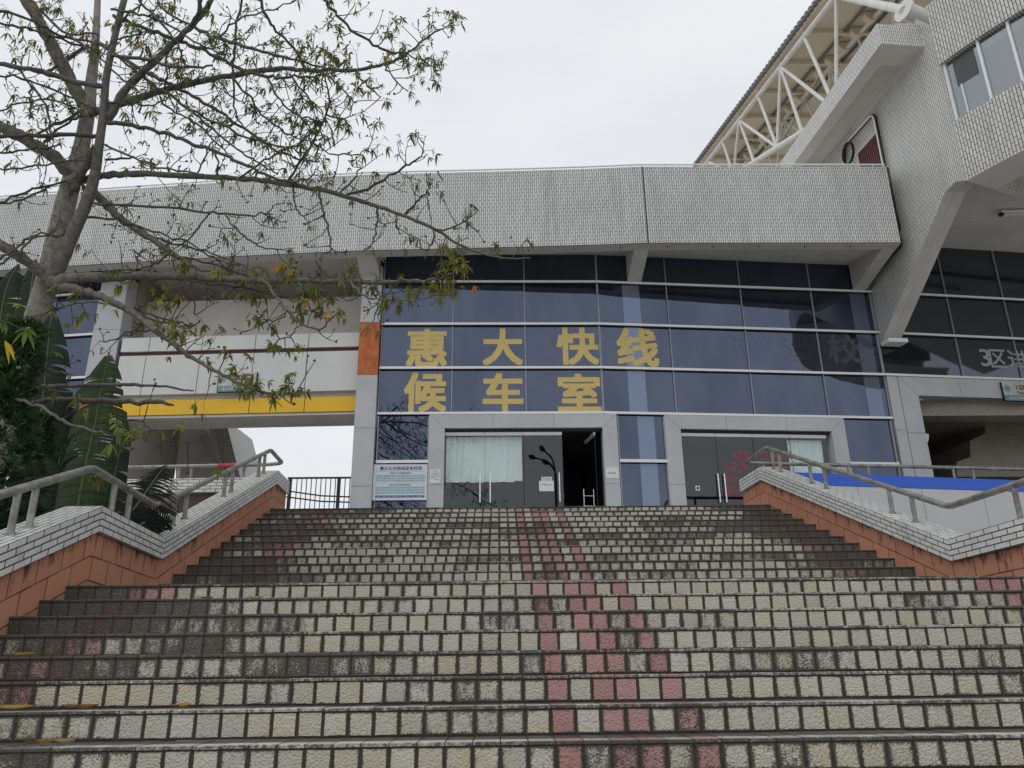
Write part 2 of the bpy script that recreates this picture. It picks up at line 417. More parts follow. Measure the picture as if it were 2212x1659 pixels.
# ================================================================== ground and platform
EYE = 1.664
W = .145
H0, D0, T1, R1, LAND, T2, R2 = -.55, 4.2574, .3822, .1392, 2.1829, .4045, .1436
Y7 = D0+7*T1; ZL = H0+7*R1; YU = Y7+LAND; YT = YU+11*T2; ZP = ZL+12*R2
def XL(y): return -3.86-.043*(y-6.93)
def XR(y): return 5.30-.0628*(y-9.5)+.02
g = MB(); g.quad((-400, -400, -EYE), (400, -400, -EYE), (400, 600, -EYE), (-400, 600, -EYE))
tag(g.build('ground', M['ground']), None, None, kind='structure')
g = MB()
def platfront(x):  # front edge of the raised platform: straight at the stairs, bending back to both sides
    if x < -4.3: return 14.62+.03*(-4.3-x)
    if x > 5.0: return 14.25+.19*(x-5.0)
    return YT+.02
xs = [-40, -20, -10, -4.3, -4.29, 4.99, 5.0, 8, 12, 20, 40]
for a, b in zip(xs, xs[1:]):
    fa, fb = platfront(a), platfront(b)
    za = ZP-.004
    g.quad((a, fa, za), (b, fb, za), (b, 60, za), (a, 60, za))
    g.quad((a, fa, -EYE), (b, fb, -EYE), (b, fb, za), (a, fa, za))
tag(g.build('platform', M['ground']), None, None, kind='structure')

# ================================================================== the tiled staircase
stairs = thing('staircase', 'wide tiled outdoor staircase with mouldy cream tiles, pink tile bands and a landing', 'staircase')
def sstep(a, b, x): t = max(0, min(1, (x-a)/(b-a))); return t*t*(3-2*t)
def mould(x, i, rnd):
    side = sstep(-2.0, -3.8, x)*.38 + (sstep(3.6, 4.9, x)*(.60 if i >= 11 else .26))
    if i < 8 and x < -1.6: side += .16*sstep(-1.2, -2.6, x)
    mid = .10*math.sin(x*1.7+i*1.3)+.09*math.sin(x*3.9-i*2.1)+.07*math.sin(x*.8+i*.55)
    row = .07*math.sin(i*2.39+1)+.05*math.sin(i*5.1)
    if 14 <= i <= 17 and 2.2 < x < 4.4: side += .24
    return max(0, min(1, .30+(.13 if i >= 8 else .02)+side+mid+row+rnd.uniform(-.09, .10)))
PINK = {2, 4, 5, 7, -23, -22, -21, 30, 31, 32}
def tilebox(mb, P, ex, ey, nrm, w, h, raise_, col, rnd, mi=0):
    """a tile w x h lying on plane P+ex*u+ey*v, standing raise_ proud, slightly chamfered"""
    c = .004; j = lambda: rnd.uniform(-.0012, .0012)
    d = raise_+rnd.uniform(-.0012, .0012)
    o = [P+ex*j()+ey*j(), P+ex*(w+j())+ey*j(), P+ex*(w+j())+ey*(h+j()), P+ex*j()+ey*(h+j())]
    i = [o[0]+ex*c+ey*c+nrm*d, o[1]-ex*c+ey*c+nrm*d, o[2]-ex*c-ey*c+nrm*d, o[3]+ex*c-ey*c+nrm*d]
    mb.face(i, uv=[(0, 0), (1, 0), (1, 1), (0, 1)], m=mi, col=col)
    for a in range(4):
        b = (a+1) % 4
        mb.face((o[a], o[b], i[b], i[a]), uv=[(0, 0)]*4, m=mi, col=(col[0], min(1, col[1]+.35), col[2], 1))
def flight(name, steps, seed):
    rnd = random.Random(seed); mb = MB()
    EX, EZ, EYn = Vector((1, 0, 0)), Vector((0, 0, 1)), Vector((0, -1, 0))
    for (i, y, z, r, tdep) in steps:
        dr = .021 if i < 7 else 0.          # the worn treads fall slightly to the back
        r0, r = r, r+(.021 if i <= 7 else 0.)
        xl, xr = XL(y)-.12, XR(y)+.12
        yf = y+.012
        # core: riser plane and tread plane in grout
        mb.quad((xl, yf, z-r), (xr, yf, z-r), (xr, yf, z-.006), (xl, yf, z-.006), m=1)
        mb.quad((xl, y+.003, z-.006), (xr, y+.003, z-.006), (xr, y+tdep+.02, z-.006-dr), (xl, y+tdep+.02, z-.006-dr), m=1)
        mb.quad((xl, yf, z-.020), (xr, yf, z-.020), (xr, y+.003, z-.019), (xl, y+.003, z-.019), m=1)
        mb.quad((xl, y+.003, z-.019), (xr, y+.003, z-.019), (xr, y+.003, z-.006), (xl, y+.003, z-.006), m=1)
        k0, k1 = int(math.floor(xl/W)), int(math.ceil(xr/W))
        rows = max(1, round(tdep/.14)); rd = tdep/rows
        for k in range(k0, k1):
            x = k*W+.0065
            if x < xl or x+W > xr: continue
            mo = mould(x, i, rnd); pk = 1. if k in PINK else 0.
            col = (pk, mo, rnd.random(), 1)
            h = r-.032+rnd.uniform(-.002, .002)
            tilebox(mb, Vector((x, yf, z-r+.009)), EX, EZ, EYn, W-.0135, h, .0055, col, rnd)
            ce = (pk*.8, min(1, mo+.34), rnd.random(), 1)
            # nosing: front edge of the tread tile, then the tread tiles behind it
            bx = (x-.003, x+W-.0095)
            dz = rnd.uniform(-.0012, .0012)
            A = [(bx[0], y, z-.017+dz), (bx[1], y, z-.017+dz), (bx[1], y-.001, z-.004+dz), (bx[0], y-.001, z-.004+dz)]
            mb.face(A, uv=[(0, 0)]*4, m=2, col=ce)
            B = [(bx[0], y-.001, z-.004+dz), (bx[1], y-.001, z-.004+dz), (bx[1], y+.006, z+dz), (bx[0], y+.006, z+dz)]
            mb.face(B, uv=[(0, 0)]*4, m=2, col=ce)
            for q in range(rows):
                ya, yb = (y+.006 if q == 0 else y+.145+(q-1)*rd+.004), (y+.141 if q == 0 else min(y+.145+q*rd-.004, y+tdep))
                c2 = (pk*.8, 1. if q else max(0, mo-.1), rnd.random(), 1)
                mb.face([(bx[0], ya, z+dz-dr*(ya-y)/tdep), (bx[1], ya, z+dz-dr*(ya-y)/tdep), (bx[1], yb, z+dz-dr*(yb-y)/tdep), (bx[0], yb, z+dz-dr*(yb-y)/tdep)], uv=[(0, 0)]*4, m=2, col=c2)
    return mb.build(name, [M['stairtile'], M['grout'], M['tread']], stairs)
low = []
i = 0
for n in range(-7, 8):
    low.append((n, D0+n*T1, H0+n*R1, R1, T1 if n < 7 else LAND))
flight('lower_flight', low[:-1], 3)
flight('landing', low[-1:], 5)
upf = [(8+j, YU+j*T2, ZL+(j+1)*R2, R2, T2 if j < 11 else .9) for j in range(12)]
flight('upper_flight', upf, 4)
rest(stairs)

# ================================================================== cheek walls beside the stairs
CW = .36
def wall(name, label, pts, side, zfoot):
    """pts: inner top edge of the coping, near to far; side=-1 left wall, +1 right wall"""
    t = thing(name, label, 'wall')
    cop, body = MB(), MB()
    P = [Vector(p) for p in pts]; L = 0; ch = .25
    s = Vector((side, 0, 0)); D = Vector((0, 0, -ch))
    for a, b in zip(P, P[1:]):
        l = Vector((b.x-a.x, b.y-a.y, 0)).length; u0, u1 = L, L+l; L = u1
        cop.quad(a+D, b+D, b, a, uv=[(u0, 0), (u1, 0), (u1, ch), (u0, ch)])
        cop.quad(a, b, b+s*CW, a+s*CW, uv=[(u0, .004), (u1, .004), (u1, CW), (u0, CW)])
        cop.quad(a+D+s*CW, a+s*CW, b+s*CW, b+D+s*CW, uv=[(u0, 0), (u0, ch), (u1, ch), (u1, 0)])
        cop.quad(a+D, a+D+s*CW, b+D+s*CW, b+D, uv=[(u0, 0), (u0, CW), (u1, CW), (u1, 0)])
        for e0, sg in ((.05, 1), (CW-.05, -1)):
            aa, bb = a+D+s*e0, b+D+s*e0; h = 2.6
            body.quad(Vector((aa.x, aa.y, aa.z-h)), Vector((bb.x, bb.y, bb.z-h)), bb, aa, uv=[(u0, -h), (u1, -h), (u1, 0), (u0, 0)])
    for e in (P[0], P[-1]):
        cop.quad(e+D, e+D+s*CW, e+s*CW, e, uv=[(0, 0), (CW, 0), (CW, ch), (0, ch)])
        a = e+D+s*.05; b = e+D+s*(CW-.05)
        body.quad(Vector((a.x, a.y, a.z-2.6)), Vector((b.x, b.y, b.z-2.6)), b, a, uv=[(0, -2.6), (.26, -2.6), (.26, 0), (0, 0)])
    body.build('wall_face', M['terracotta'], t); cop.build('coping', M['coping'], t)
    rest(t); return t
LW = [(-3.70, 3.2, -.32), (-3.85, 7.28, 1.193), (-3.98, 9.02, 1.09), (-4.12, 13.72, 2.885), (-4.15, 14.62, 2.845)]
RW = [(5.58, 3.4, -.55), (5.37, 7.36, 1.055), (5.24, 8.72, .954), (4.94, 13.78, 2.895), (4.885, 14.86, 2.86)]
wall('stair_wall', 'terracotta stair wall with white brick coping beside the banana leaves, left of the steps', LW, -1, 0)
wall('stair_wall', 'terracotta stair wall with white brick coping in front of the blue striped panel', RW, 1, 0)

def post(mb, x, y, z0, z1, r=.030):
    mb.tube([(x, y, z0), (x, y, z1)], r, 10); mb.tube([(x, y, z0-.02), (x, y, z0+.022)], r*1.55, 10)
def rail(name, label, path, posts, red=None):
    t = thing(name, label, 'handrail')
    mb = MB()
    # round the bends a little
    P = [Vector(p) for p in path]; Q = [P[0]]
    for a, b, c in zip(P, P[1:], P[2:]):
        da = (a-b).normalized(); dc = (c-b).normalized(); k = .07
        Q += [b+da*k, b+da*k*.35+dc*k*.35, b+dc*k]
    Q.append(P[-1]); mb.tube(Q, .038, 14); mb.build('pipe', M['pipe'], t)
    for (x, y, z0, z1) in posts:
        q = MB(); post(q, x, y, z0, z1); q.build('post', M['pipe'], t)
    if red:
        q = MB(); q.tube(red, .0405, 14, cap=False); q.build('red_sleeve', M['redpaint'], t)
    rest(t); return t
def lerp(P, y):
    for a, b in zip(P, P[1:]):
        if a[1] <= y <= b[1]:
            k = (y-a[1])/(b[1]-a[1]); return tuple(p+(q-p)*k for p, q in zip(a, b))
LR = [(-3.88, 3.2, .05), (-4.03, 7.30, 1.572), (-4.16, 9.06, 1.478), (-4.30, 13.72, 3.275), (-4.33, 14.62, 3.225)]
RRr = [(5.76, 3.4, -.17), (5.55, 7.45, 1.44), (5.42, 8.86, 1.358), (5.11, 13.75, 3.268), (5.065, 14.86, 3.215)]
def wallposts(path, wl, ys):
    o = []
    for y in ys:
        p = lerp(path, y); q = lerp(wl, y)
        o.append((p[0], y, q[2]-.01, p[2]-.02))
    return o
lp = wallposts(LR, LW, [4.5, 4.72, 6.18, 6.42, 7.86, 8.28, 9.62, 9.98, 11.40, 11.72, 13.08, 13.38])
lh = [(-4.6, 14.64, 3.20), (-9.5, 14.80, 3.17)]
lp += [(x, 14.66+.03*(-4.6-x), 2.87, 3.18) for x in (-5.1, -6.15, -6.4, -7.6, -8.6)]
rd0, rd1 = Vector(lh[0]), Vector(lh[1]); 
def onl(x): k = (x-rd0.x)/(rd1.x-rd0.x); return rd0+(rd1-rd0)*k
rail('handrail', 'weathered grey pipe handrail with a short red painted length, left of the steps', LR+lh, lp, red=[onl(-5.28), onl(-5.62)])
rp = wallposts(RRr, RW, [4.6, 4.85, 6.3, 6.62, 7.55, 7.80, 9.55, 10.02, 11.70, 12.15, 13.25, 13.52])
rh = [(5.35, 14.86, 3.20), (11.6, 15.60, 3.18), (16, 16.4, 3.16)]
def onr(x):
    for a, b in zip(rh, rh[1:]):
        if a[0] <= x <= b[0]:
            k = (x-a[0])/(b[0]-a[0]); return a[1]+(b[1]-a[1])*k
rp += [(x, onr(x), 2.8, 3.17) for x in (5.42, 7.28, 7.72, 9.65, 10.1, 11.9, 12.3)]
rail('handrail', 'weathered grey pipe handrail with rust patches above the blue striped panel', RRr+rh, rp)

# low parapets along the platform edge
t = thing('parapet_wall', 'low terracotta parapet with white brick coping behind the banana leaves', 'parapet')
c, b = MB(), MB()
xa, xb = -4.5, -14.
ya, yb = 14.45, 14.73
c.prism([(xa, ya, 2.62), (xb, yb, 2.60), (xb, yb, 2.89), (xa, ya, 2.91)], (0, .36, 0)); b.prism([(xa, ya+.05, -.5), (xb, yb+.05, -.5), (xb, yb+.05, 2.60), (xa, ya+.05, 2.62)], (0, .26, 0))
b.build('wall_face', M['terracotta'], t); c.build('coping', M['coping'], t); rest(t)
t = thing('parapet_wall', 'pale grey panelled parapet with a blue stripe right of the steps', 'parapet')
P0, P1 = Vector((5.30, 14.04, 0)), Vector((17.2, 16.4, 0)); dv = (P1-P0); LL = dv.length; dv.normalize(); nv = Vector((dv.y, -dv.x, 0))
def pp(s, z, o=0): return P0+dv*s+nv*o+Vector((0, 0, z))
zt = 2.86; s = 0; pw = 1.45; off = .35
b = MB(); b.prism([pp(0, -.6, -.03), pp(LL, -.6, -.03), pp(LL, zt-.02, -.03), pp(0, zt-.02, -.03)], -nv*.30); b.build('core', M['joint'], t)
s = -pw+off
while s < LL:
    a, e = max(0, s)+.006, min(LL, s+pw)-.006
    if e > a:
        q = MB(); q.prism([pp(a, -.5, 0), pp(e, -.5, 0), pp(e, zt-.245, 0), pp(a, zt-.245, 0)], -nv*.028); q.build('panel', M['panel'], t)
    s += pw
q = MB(); q.prism([pp(0, zt-.24, .006), pp(LL, zt-.24, .006), pp(LL, zt, .006), pp(0, zt, .006)], -nv*.36); q.build('stripe', M['blue'], t)
rest(t)
# ================================================================== station building
class Facet:
    def __init__(s, a, b):
        s.p = Vector((a[0], a[1], 0)); d = Vector((b[0]-a[0], b[1]-a[1], 0)); s.L = d.length; s.d = d.normalized(); s.n = Vector((s.d.y, -s.d.x, 0))
    def at(s, u, z, o=0): return s.p+s.d*u+s.n*o+Vector((0, 0, z))
    def px(s, x, y, o=0):
        q = onplane(x, y, s.p+s.n*o, s.n); return (q-s.p).dot(s.d), q.z
    def ux(s, X): return (X-s.p.x)/s.d.x
F1 = Facet((-2.81, 16.56), (2.45, 16.6)); F2 = Facet((2.45, 16.6), (9.57, 17.22)); F3 = Facet((9.57, 17.22), (17.5, 18.18))
FW2 = Facet((-15.5, 17.95), (-9.95, 17.12)); FB = Facet((-9.2, 17.0), (-3.30, 16.68))
def slab(mb, fc, u0, u1, z0, z1, o0, o1, m=0):
    """block on a facade plane, from o0 behind to o1 in front"""
    mb.prism([fc.at(u0, z0, o1), fc.at(u1, z0, o1), fc.at(u1, z1, o1), fc.at(u0, z1, o1)], fc.n*(o0-o1), m=m)
bld = thing('station_building', 'white tiled stadium building with blue glass waiting room under a curved fascia', 'building')
ZT = [4.80, 5.919, 7.045, 8.172, 8.95]
FAS = [(-26, 19.6), (-20, 18.0), (-12.4, 16.58), (-10.6, 16.36), (-6.4, 15.88), (-3.2, 15.60), (.6, 15.44), (2.3, 15.35), (3.43, 15.27), (9.44, 15.27)]
FZ0, FZ1 = 8.50, 10.60
mb = MB(); L = 0
for a, b in zip(FAS, FAS[1:]):
    A, B = Vector((*a, 0)), Vector((*b, 0)); l = (B-A).length
    z0, z1 = Vector((0, 0, FZ0)), Vector((0, 0, FZ1)); bk = Vector((0, .3, 0)); lp_ = Vector((0, 0, .02))
    mb.quad(A+z0+lp_, B+z0+lp_, B+z1, A+z1, uv=[(L, FZ0), (L+l, FZ0), (L+l, FZ1), (L, FZ1)])
    mb.quad(A+z1, B+z1, B+z1+bk, A+z1+bk, m=1); mb.quad(A+z1+bk, B+z1+bk, B+z0+bk, A+z0+bk, m=1)
    dn = Vector((0, -.012, 0))
    mb.quad(A+z0+dn, B+z0+dn, B+z0+lp_+dn, A+z0+lp_+dn, m=2); mb.quad(A+z0+dn, A+z0+bk, B+z0+bk, B+z0+dn, m=1)
    mb.quad(A+z0+lp_+dn, B+z0+lp_+dn, B+z0+lp_, A+z0+lp_, m=2)
    L += l
e = Vector((*FAS[-1], 0)); mb.quad(e+z0, e+z0+Vector((.24, 2.0, 0)), e+z1+Vector((.24, 2.0, 0)), e+z1, m=0)
fas = mb.build('fascia', [M['fascia'], M['conc_grey'], M['dark']], bld)
def fasY(x):
    for a, b in zip(FAS, FAS[1:]):
        if a[0] <= x <= b[0]: return a[1]+(b[1]-a[1])*(x-a[0])/(b[0]-a[0])
for x in (3.50, -10.45):
    mb = MB(); y = fasY(x); mb.box(x-.012, x+.012, y-.006, y+.02, FZ0+.02, FZ1); mb.build('expansion_joint', M['joint'], fas)
mb = MB(); mb.tube([(a, b+.03, FZ1+.075) for a, b in FAS[1:]], .022, 8)
for k in range(24):
    x = -18+k*1.18; y = fasY(x)+.03; mb.tube([(x, y, FZ1-.01), (x, y, FZ1+.08)], .012, 6)
mb.build('lightning_rail', M['frame'], fas)
for k in range(17):
    x = -9+k*1.08; y = fasY(x)+.1
    mb = MB(); mb.tube([(x, y, FZ0+.01), (x, y, FZ0-.045)], .011, 6); mb.build('drip_pin', M['joint'], fas)
# soffit: slopes up from the fascia foot to the head of the glass, then runs level under the stand
def headY(x):
    if x < -9.95: return 17.12+(-9.95-x)*.15
    if x < -3.3: return 16.68+(-3.3-x)*.054
    if x < 2.45: return 16.58
    if x < 9.57: return 16.6+(x-2.45)*.087
    return 17.22
mb = MB(); xs = [-26, -20, -15, -12.4, -10.6, -9.95, -6.4, -3.3, -2.81, .6, 2.3, 2.45, 3.43, 6.5, 9.46]
for a, b in zip(xs, xs[1:]):
    ya, yb = min(fasY(max(a, -26)), 99)+.05, fasY(min(b, 9.44))+.05
    A0, B0 = Vector((a, ya, FZ0+.03)), Vector((b, yb, FZ0+.03)); A1, B1 = Vector((a, headY(a)+.05, 8.95)), Vector((b, headY(b)+.05, 8.95))
    mb.quad(A0, A1, B1, B0)
    far = 19.8
    mb.quad(A1, Vector((a, far, 8.95)), Vector((b, far, 8.95)), B1)
    mb.quad(Vector((a, far, 8.95)), Vector((a, far, 8.5)), Vector((b, far, 8.5)), Vector((b, far, 8.95)))
    mb.quad(Vector((a, far, 8.5)), Vector((a, 21.2, 8.35)), Vector((b, 21.2, 8.35)), Vector((b, far, 8.5)))
    mb.quad(Vector((a, 21.2, 8.36)), Vector((a, 21.2, 5.9)), Vector((b, 21.2, 5.9)), Vector((b, 21.2, 8.36)))
    mb.quad((a, fasY(max(a, -26))+.3, FZ1-.2), (b, fasY(min(b, 9.44))+.3, FZ1-.2), (b, 26, FZ1-.2), (a, 26, FZ1-.2))  # unseen roof slab, added to stop light leaking in above the soffit
mb.build('soffit', M['conc'], bld)
# brackets that carry the fascia
for x0, x1 in ((3.22, 3.56), (-3.36, -2.9), (9.12, 9.44)):
    mb = MB(); yf = fasY(x0)+.06; yg = headY(x0)-.01
    mb.prism([(x0, yf, FZ0+.028), (x0, yf+.16, FZ0+.0), (x0, yg-.10, 8.20), (x0, yg, 8.20), (x0, yg, 8.949), (x0, yg-.3, 8.86)], (x1-x0, 0, 0))
    mb.build('bracket', M['conc_grey'], bld)

# ---- glass walls
rg = random.Random(11)
def cell(mb, fc, u0, u1, z0, z1, o=-.03, m=0):
    dx, dz = rg.uniform(-.003, .003), rg.uniform(-.0025, .0025)
    q = [fc.at(u0, z0, o-dx-dz), fc.at(u1, z0, o+dx-dz), fc.at(u1, z1, o+dx+dz), fc.at(u0, z1, o-dx+dz)]
    mb.face(q, m=m)
def transom(fc, u0, u1, z, par, h=.058, o=.05):
    mb = MB(); slab(mb, fc, u0, u1, z-h/2, z+h/2, -.06, o)
    slab(mb, fc, u0, u1, z-h/2-.012, z-h/2, -.06, o-.02, m=1)
    return mb.build('transom', [M['frame'], M['joint']], par)
def mullion(fc, u, z0, z1, par, w=.016, o=.012, mat='mull'):
    mb = MB(); slab(mb, fc, u-w/2, u+w/2, z0, z1, -.06, o); return mb.build('mullion', M[mat], par)
U1 = [0, F1.ux(-1.10), F1.ux(.645), F1.L]
U2 = [0] + [F2.px(x, 897)[0] for x in (1462, 1631, 1791.5)] + [F2.L]
U3 = [0] + [F3.px(x, y)[0] for x, y in ((2071, 765), (2195, 760))]
U3 += [U3[-1]+1.45*k for k in (1, 2, 3)]
UW = [FW2.L-1.25*k for k in range(4, -1, -1)]
glasses = []
for fc, us, zs in ((F1, U1, ZT), (F2, U2, ZT), (F3, U3, [5.919, 7.045, 8.172, 9.63]), (FW2, UW, [2.15, 3.5, 4.8, 5.919, 7.045, 8.172, 8.95])):
    mb = MB()
    for a, b in zip(us, us[1:]):
        for c, d in zip(zs, zs[1:]): cell(mb, fc, a, b, c, d)
    gw = mb.build('glass_wall', M['glass' if fc is not F3 else 'darkglass'], bld); glasses.append(gw)
    for z in zs[:-1]: transom(fc, us[0], us[-1], z, gw)
    for u in us:
        for c, d in zip(zs, zs[1:]): 
            if c+.03 < d: mullion(fc, u+(.0 if 0 < u < fc.L-.1 else (.012 if u == 0 else -.012)), c+.026, d-.04 if d < 8.9 else d, gw)
g1, g2, g3, gL = glasses
# the pale column that shows through the glass under the bracket, and its neighbour at the far end
for fc, gw, pa, pm in ((F2, g2, [(1345, 640), (1382, 640), (1398, 890), (1360, 890)], 'paleglass'), (F2, g2, [(1836, 640), (1868, 640), (1918, 895), (1868, 895)], 'paleglass_dim')):
    mb = MB(); zz = ZT
    pu0, pu1 = fc.px(*pa[0])[0], fc.px(*pa[1])[0]
    for c, d in ((4.83, 5.885), (5.95, 7.01), (7.075, 8.14)):
        mb.face([fc.at(pu0, c, -.022), fc.at(pu1, c, -.022), fc.at(pu1, d, -.022), fc.at(pu0, d, -.022)])
    mb.build('column_behind_glass', M[pm], gw)

# ---- lower zone of the two facades
def window(fc, u0, u1, z0, z1, zsplit):
    mb = MB(); cell(mb, fc, u0, u1, z0, zsplit); cell(mb, fc, u0, u1, zsplit, z1)
    w = mb.build('window', M['glass'], bld); transom(fc, u0, u1, zsplit, w, .07)
    for u in (u0+.012, u1-.012): mullion(fc, u, z0, z1-.03, w, .022, .02)
    return w
D1 = (F1.ux(-1.605), F1.ux(-1.245), F1.L-.05, F1.L+.29)
window(F1, 0.02, D1[0], 2.15, 4.77, 3.66)
d2o0, d2i0, d2i1, d2o1 = [F2.ux(X) for X in (3.88, 4.25, 7.95, 8.30)]
sR = F2.ux(2.76)
w2 = window(F2, sR, d2o0, 2.15, 4.77, 3.66)
w3 = window(F2, d2o1, F2.L-.05, 2.15, 4.77, 3.66)
mb = MB(); a, b = F2.px(1383, 1000)[0], F2.px(1420, 1000)[0]
for c, d in ((2.16, 3.62), (3.70, 4.74)): mb.face([F2.at(a, c, -.022), F2.at(b, c, -.022), F2.at(b, d, -.022), F2.at(a, d, -.022)])
mb.build('column_behind_glass', M['paleglass'], w2)
def surround(fc, o0, i0, i1, o1, zi, zo, zb, joints, name='door_surround'):
    """flat cladding with mitred corners, built from panels with open joints"""
    b = MB(); slab(b, fc, o0, i0, zb, zo, -.25, .02); slab(b, fc, i1, o1, zb, zo, -.25, .02); slab(b, fc, i0, i1, zi, zo, -.25, .02)
    r = b.build(name, M['alu_dirty'], bld); g = .004
    def pan(pts):
        q = MB(); q.prism([fc.at(u, z, .045) for u, z in pts], -fc.n*.024); q.build('cladding_panel', M['alu'], r)
    zj = [zb, 3.12, zo]
    pan([(o0, zb), (i0, zb), (i0, 3.12-g), (o0, 3.12-g)]); pan([(o0, 3.12+g), (i0, 3.12+g), (i0, zi-g), (o0, zo-g)])
    pan([(i1, zb), (o1, zb), (o1, 3.12-g), (i1, 3.12-g)]); pan([(i1, 3.12+g), (o1, 3.12+g), (o1, zo-g), (i1, zi-g)])
    us = [None]+joints+[None]
    for a, c in zip(us, us[1:]):
        p = [(a+g, zi), (a+g, zo)] if a is not None else [(i0+g, zi), (o0+g, zo)]
        q = [(c-g, zo), (c-g, zi)] if c is not None else [(o1-g, zo), (i1-g, zi)]
        pan([p[0], q[1], q[0], p[1]])
    return r
surround(F1, D1[0], D1[1], D1[2], D1[3], 4.44, 4.765, 2.148, [F1.px(1065, 910)[0], F1.px(1196, 910)[0]])
surround(F2, d2o0, d2i0, d2i1, d2o1, 4.44, 4.765, 2.148, [F2.px(1566, 905)[0], F2.px(1697, 913)[0]])
# dark room behind the doors
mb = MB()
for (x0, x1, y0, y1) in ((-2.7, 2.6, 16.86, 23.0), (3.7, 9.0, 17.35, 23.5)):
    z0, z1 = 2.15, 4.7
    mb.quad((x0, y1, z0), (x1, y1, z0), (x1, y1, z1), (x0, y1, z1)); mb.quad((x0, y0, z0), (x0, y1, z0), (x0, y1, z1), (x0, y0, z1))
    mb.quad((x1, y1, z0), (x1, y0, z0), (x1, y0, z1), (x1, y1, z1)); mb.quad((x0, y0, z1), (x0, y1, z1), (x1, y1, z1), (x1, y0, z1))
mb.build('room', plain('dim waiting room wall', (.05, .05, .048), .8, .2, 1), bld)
def bar(mb, fc, u, z0, z1, o):
    mb.tube([fc.at(u, z0, o), fc.at(u, z1, o)], .017, 8)
    for z in (z0+.16, z1-.16): mb.tube([fc.at(u, z, o), fc.at(u, z, -.10)], .013, 6)
    for z in (z0+.16, z1-.16): mb.tube([fc.at(u, z-.02, o), fc.at(u, z+.02, o)], .023, 8)
def leaf(fc, u0, u1, hu=None, zb=2.17, zt=4.37, label=None):
    mb = MB(); mb.face([fc.at(u0+.004, zb, -.10), fc.at(u1-.004, zb, -.10), fc.at(u1-.004, zt, -.10), fc.at(u0+.004, zt, -.10)])
    o = mb.build('glass_door', M['doorglass'], bld)
    q = MB(); slab(q, fc, u0+.004, u1-.004, zt-.075, zt, -.125, -.085); q.build('top_rail', M['white'], o)
    q = MB(); slab(q, fc, u0+.001, u0+.007, zb, zt-.08, -.108, -.095); q.build('edge_strip', M['joint'], o)
    if hu is not None:
        q = MB(); bar(q, fc, hu, 2.73, 3.40, -.03); q.build('handle', M['steel'], o)
    return o
ux = F1.ux
leaf(F1, ux(-1.245), ux(-.32), ux(-.43)); leaf(F1, ux(-.32), ux(.565), ux(-.20)); leaf(F1, ux(.565), ux(1.47), ux(1.37))
# fourth leaf stands open, swung inwards on the right jamb
FO = Facet((2.33, 16.72), (2.20, 17.60)); d4 = leaf(FO, 0, .86)
q = MB(); bar(q, FO, .74, 2.60, 3.16, .02); bar(q, FO, .74, 2.60, 3.16, -.22); q.build('handle', M['steel'], d4)
pu = [F2.px(x, 945)[0] for x in (1548, 1628, 1709)]
leaf(F2, d2i0, pu[0], pu[0]-.05); d5 = leaf(F2, pu[0], pu[1], F2.px(1567, 1040)[0]); d6 = leaf(F2, pu[1], pu[2]); leaf(F2, pu[2], d2i1-.08)
for fc, a, b in ((F1, D1[1], D1[2]), (F2, d2i0, d2i1)):
    mb = MB(); slab(mb, fc, a, b, 4.385, 4.44, -.2, -.06); mb.build('door_head', M['dark'], bld)

# ---- column left of the glass and column of the left wing
def column(x0, x1, yf, yb, bands, name='clad_column'):
    b = MB(); b.box(x0+.02, x1-.02, yf+.02, yb, 2.15, 8.95); r = b.build(name, M['joint'], bld)
    for z0, z1, m in bands:
        q = MB(); q.box(x0, x1, yf, yb-.01, z0+.005, z1-.005); q.build('cladding_panel', M[m], r)
column(-3.31, -2.835, 16.44, 17.3, [(2.15, 3.09, 'alu'), (3.09, 4.43, 'alu'), (4.43, 5.72, 'alu'), (5.72, 7.05, 'rust'), (7.05, 8.55, 'alu')])
column(-9.93, -9.28, 16.98, 17.5, [(2.15, 3.3, 'alu'), (3.3, 4.5, 'alu'), (4.5, 5.58, 'orange'), (5.58, 7.12, 'alu'), (7.12, 8.6, 'alu')])

# ---- gateway on the left: lintel, passage, stand behind
def lint(name, z0, z1, o0, o1, mat, joints, bottom=None):
    us = [0]+joints+[FB.L]
    b = MB()
    slab(b, FB, .003, FB.L-.003, z0+.006, z1-.006, o0, o1-.02); r = b.build(name, M['joint'], bld)
    for a, c in zip(us, us[1:]):
        q = MB(); slab(q, FB, a+.009, c-.009, z0, z1, o0+.03, o1); q.build('lintel_panel', M[mat], r)
j1 = [FB.px(x, y)[0] for x, y in ((322.8, 745), (437, 742), (552, 738), (667, 735))]
j2 = [FB.px(x, y)[0] for x, y in ((311, 800), (429, 795), (546, 790), (662, 785))]
j3 = [FB.px(x, y)[0] for x, y in ((300, 880), (418, 878), (536, 875), (656, 870))]
lint('upper_lintel', 6.53, 6.89, -.85, 0, 'alu_white', j1); lint('lintel', 5.42, 6.42, -.85, 0, 'alu_white', j2); lint('yellow_lintel', 4.93, 5.29, -.85, -.06, 'yellow', j3)
mb = MB(); slab(mb, FB, 0, FB.L, 6.40, 6.55, -.9, -.07); mb.build('maroon_recess', M['maroon'], bld)
mb = MB(); slab(mb, FB, 0, FB.L, 5.27, 5.44, -.9, -.14); mb.build('recess', M['conc_grey'], bld)
mb = MB(); slab(mb, FB, 0, FB.L, 4.86, 4.92, -.95, -.10); slab(mb, FB, -.3, FB.L+.3, 4.84, 8.3, -1.05, -.96); mb.build('passage_ceiling', M['conc'], bld)
mb = MB(); mb.box(-9.9, -9.2, 17.52, 20.9, 2.15, 8.94); mb.build('tiled_side_wall', M['innertile'], bld)
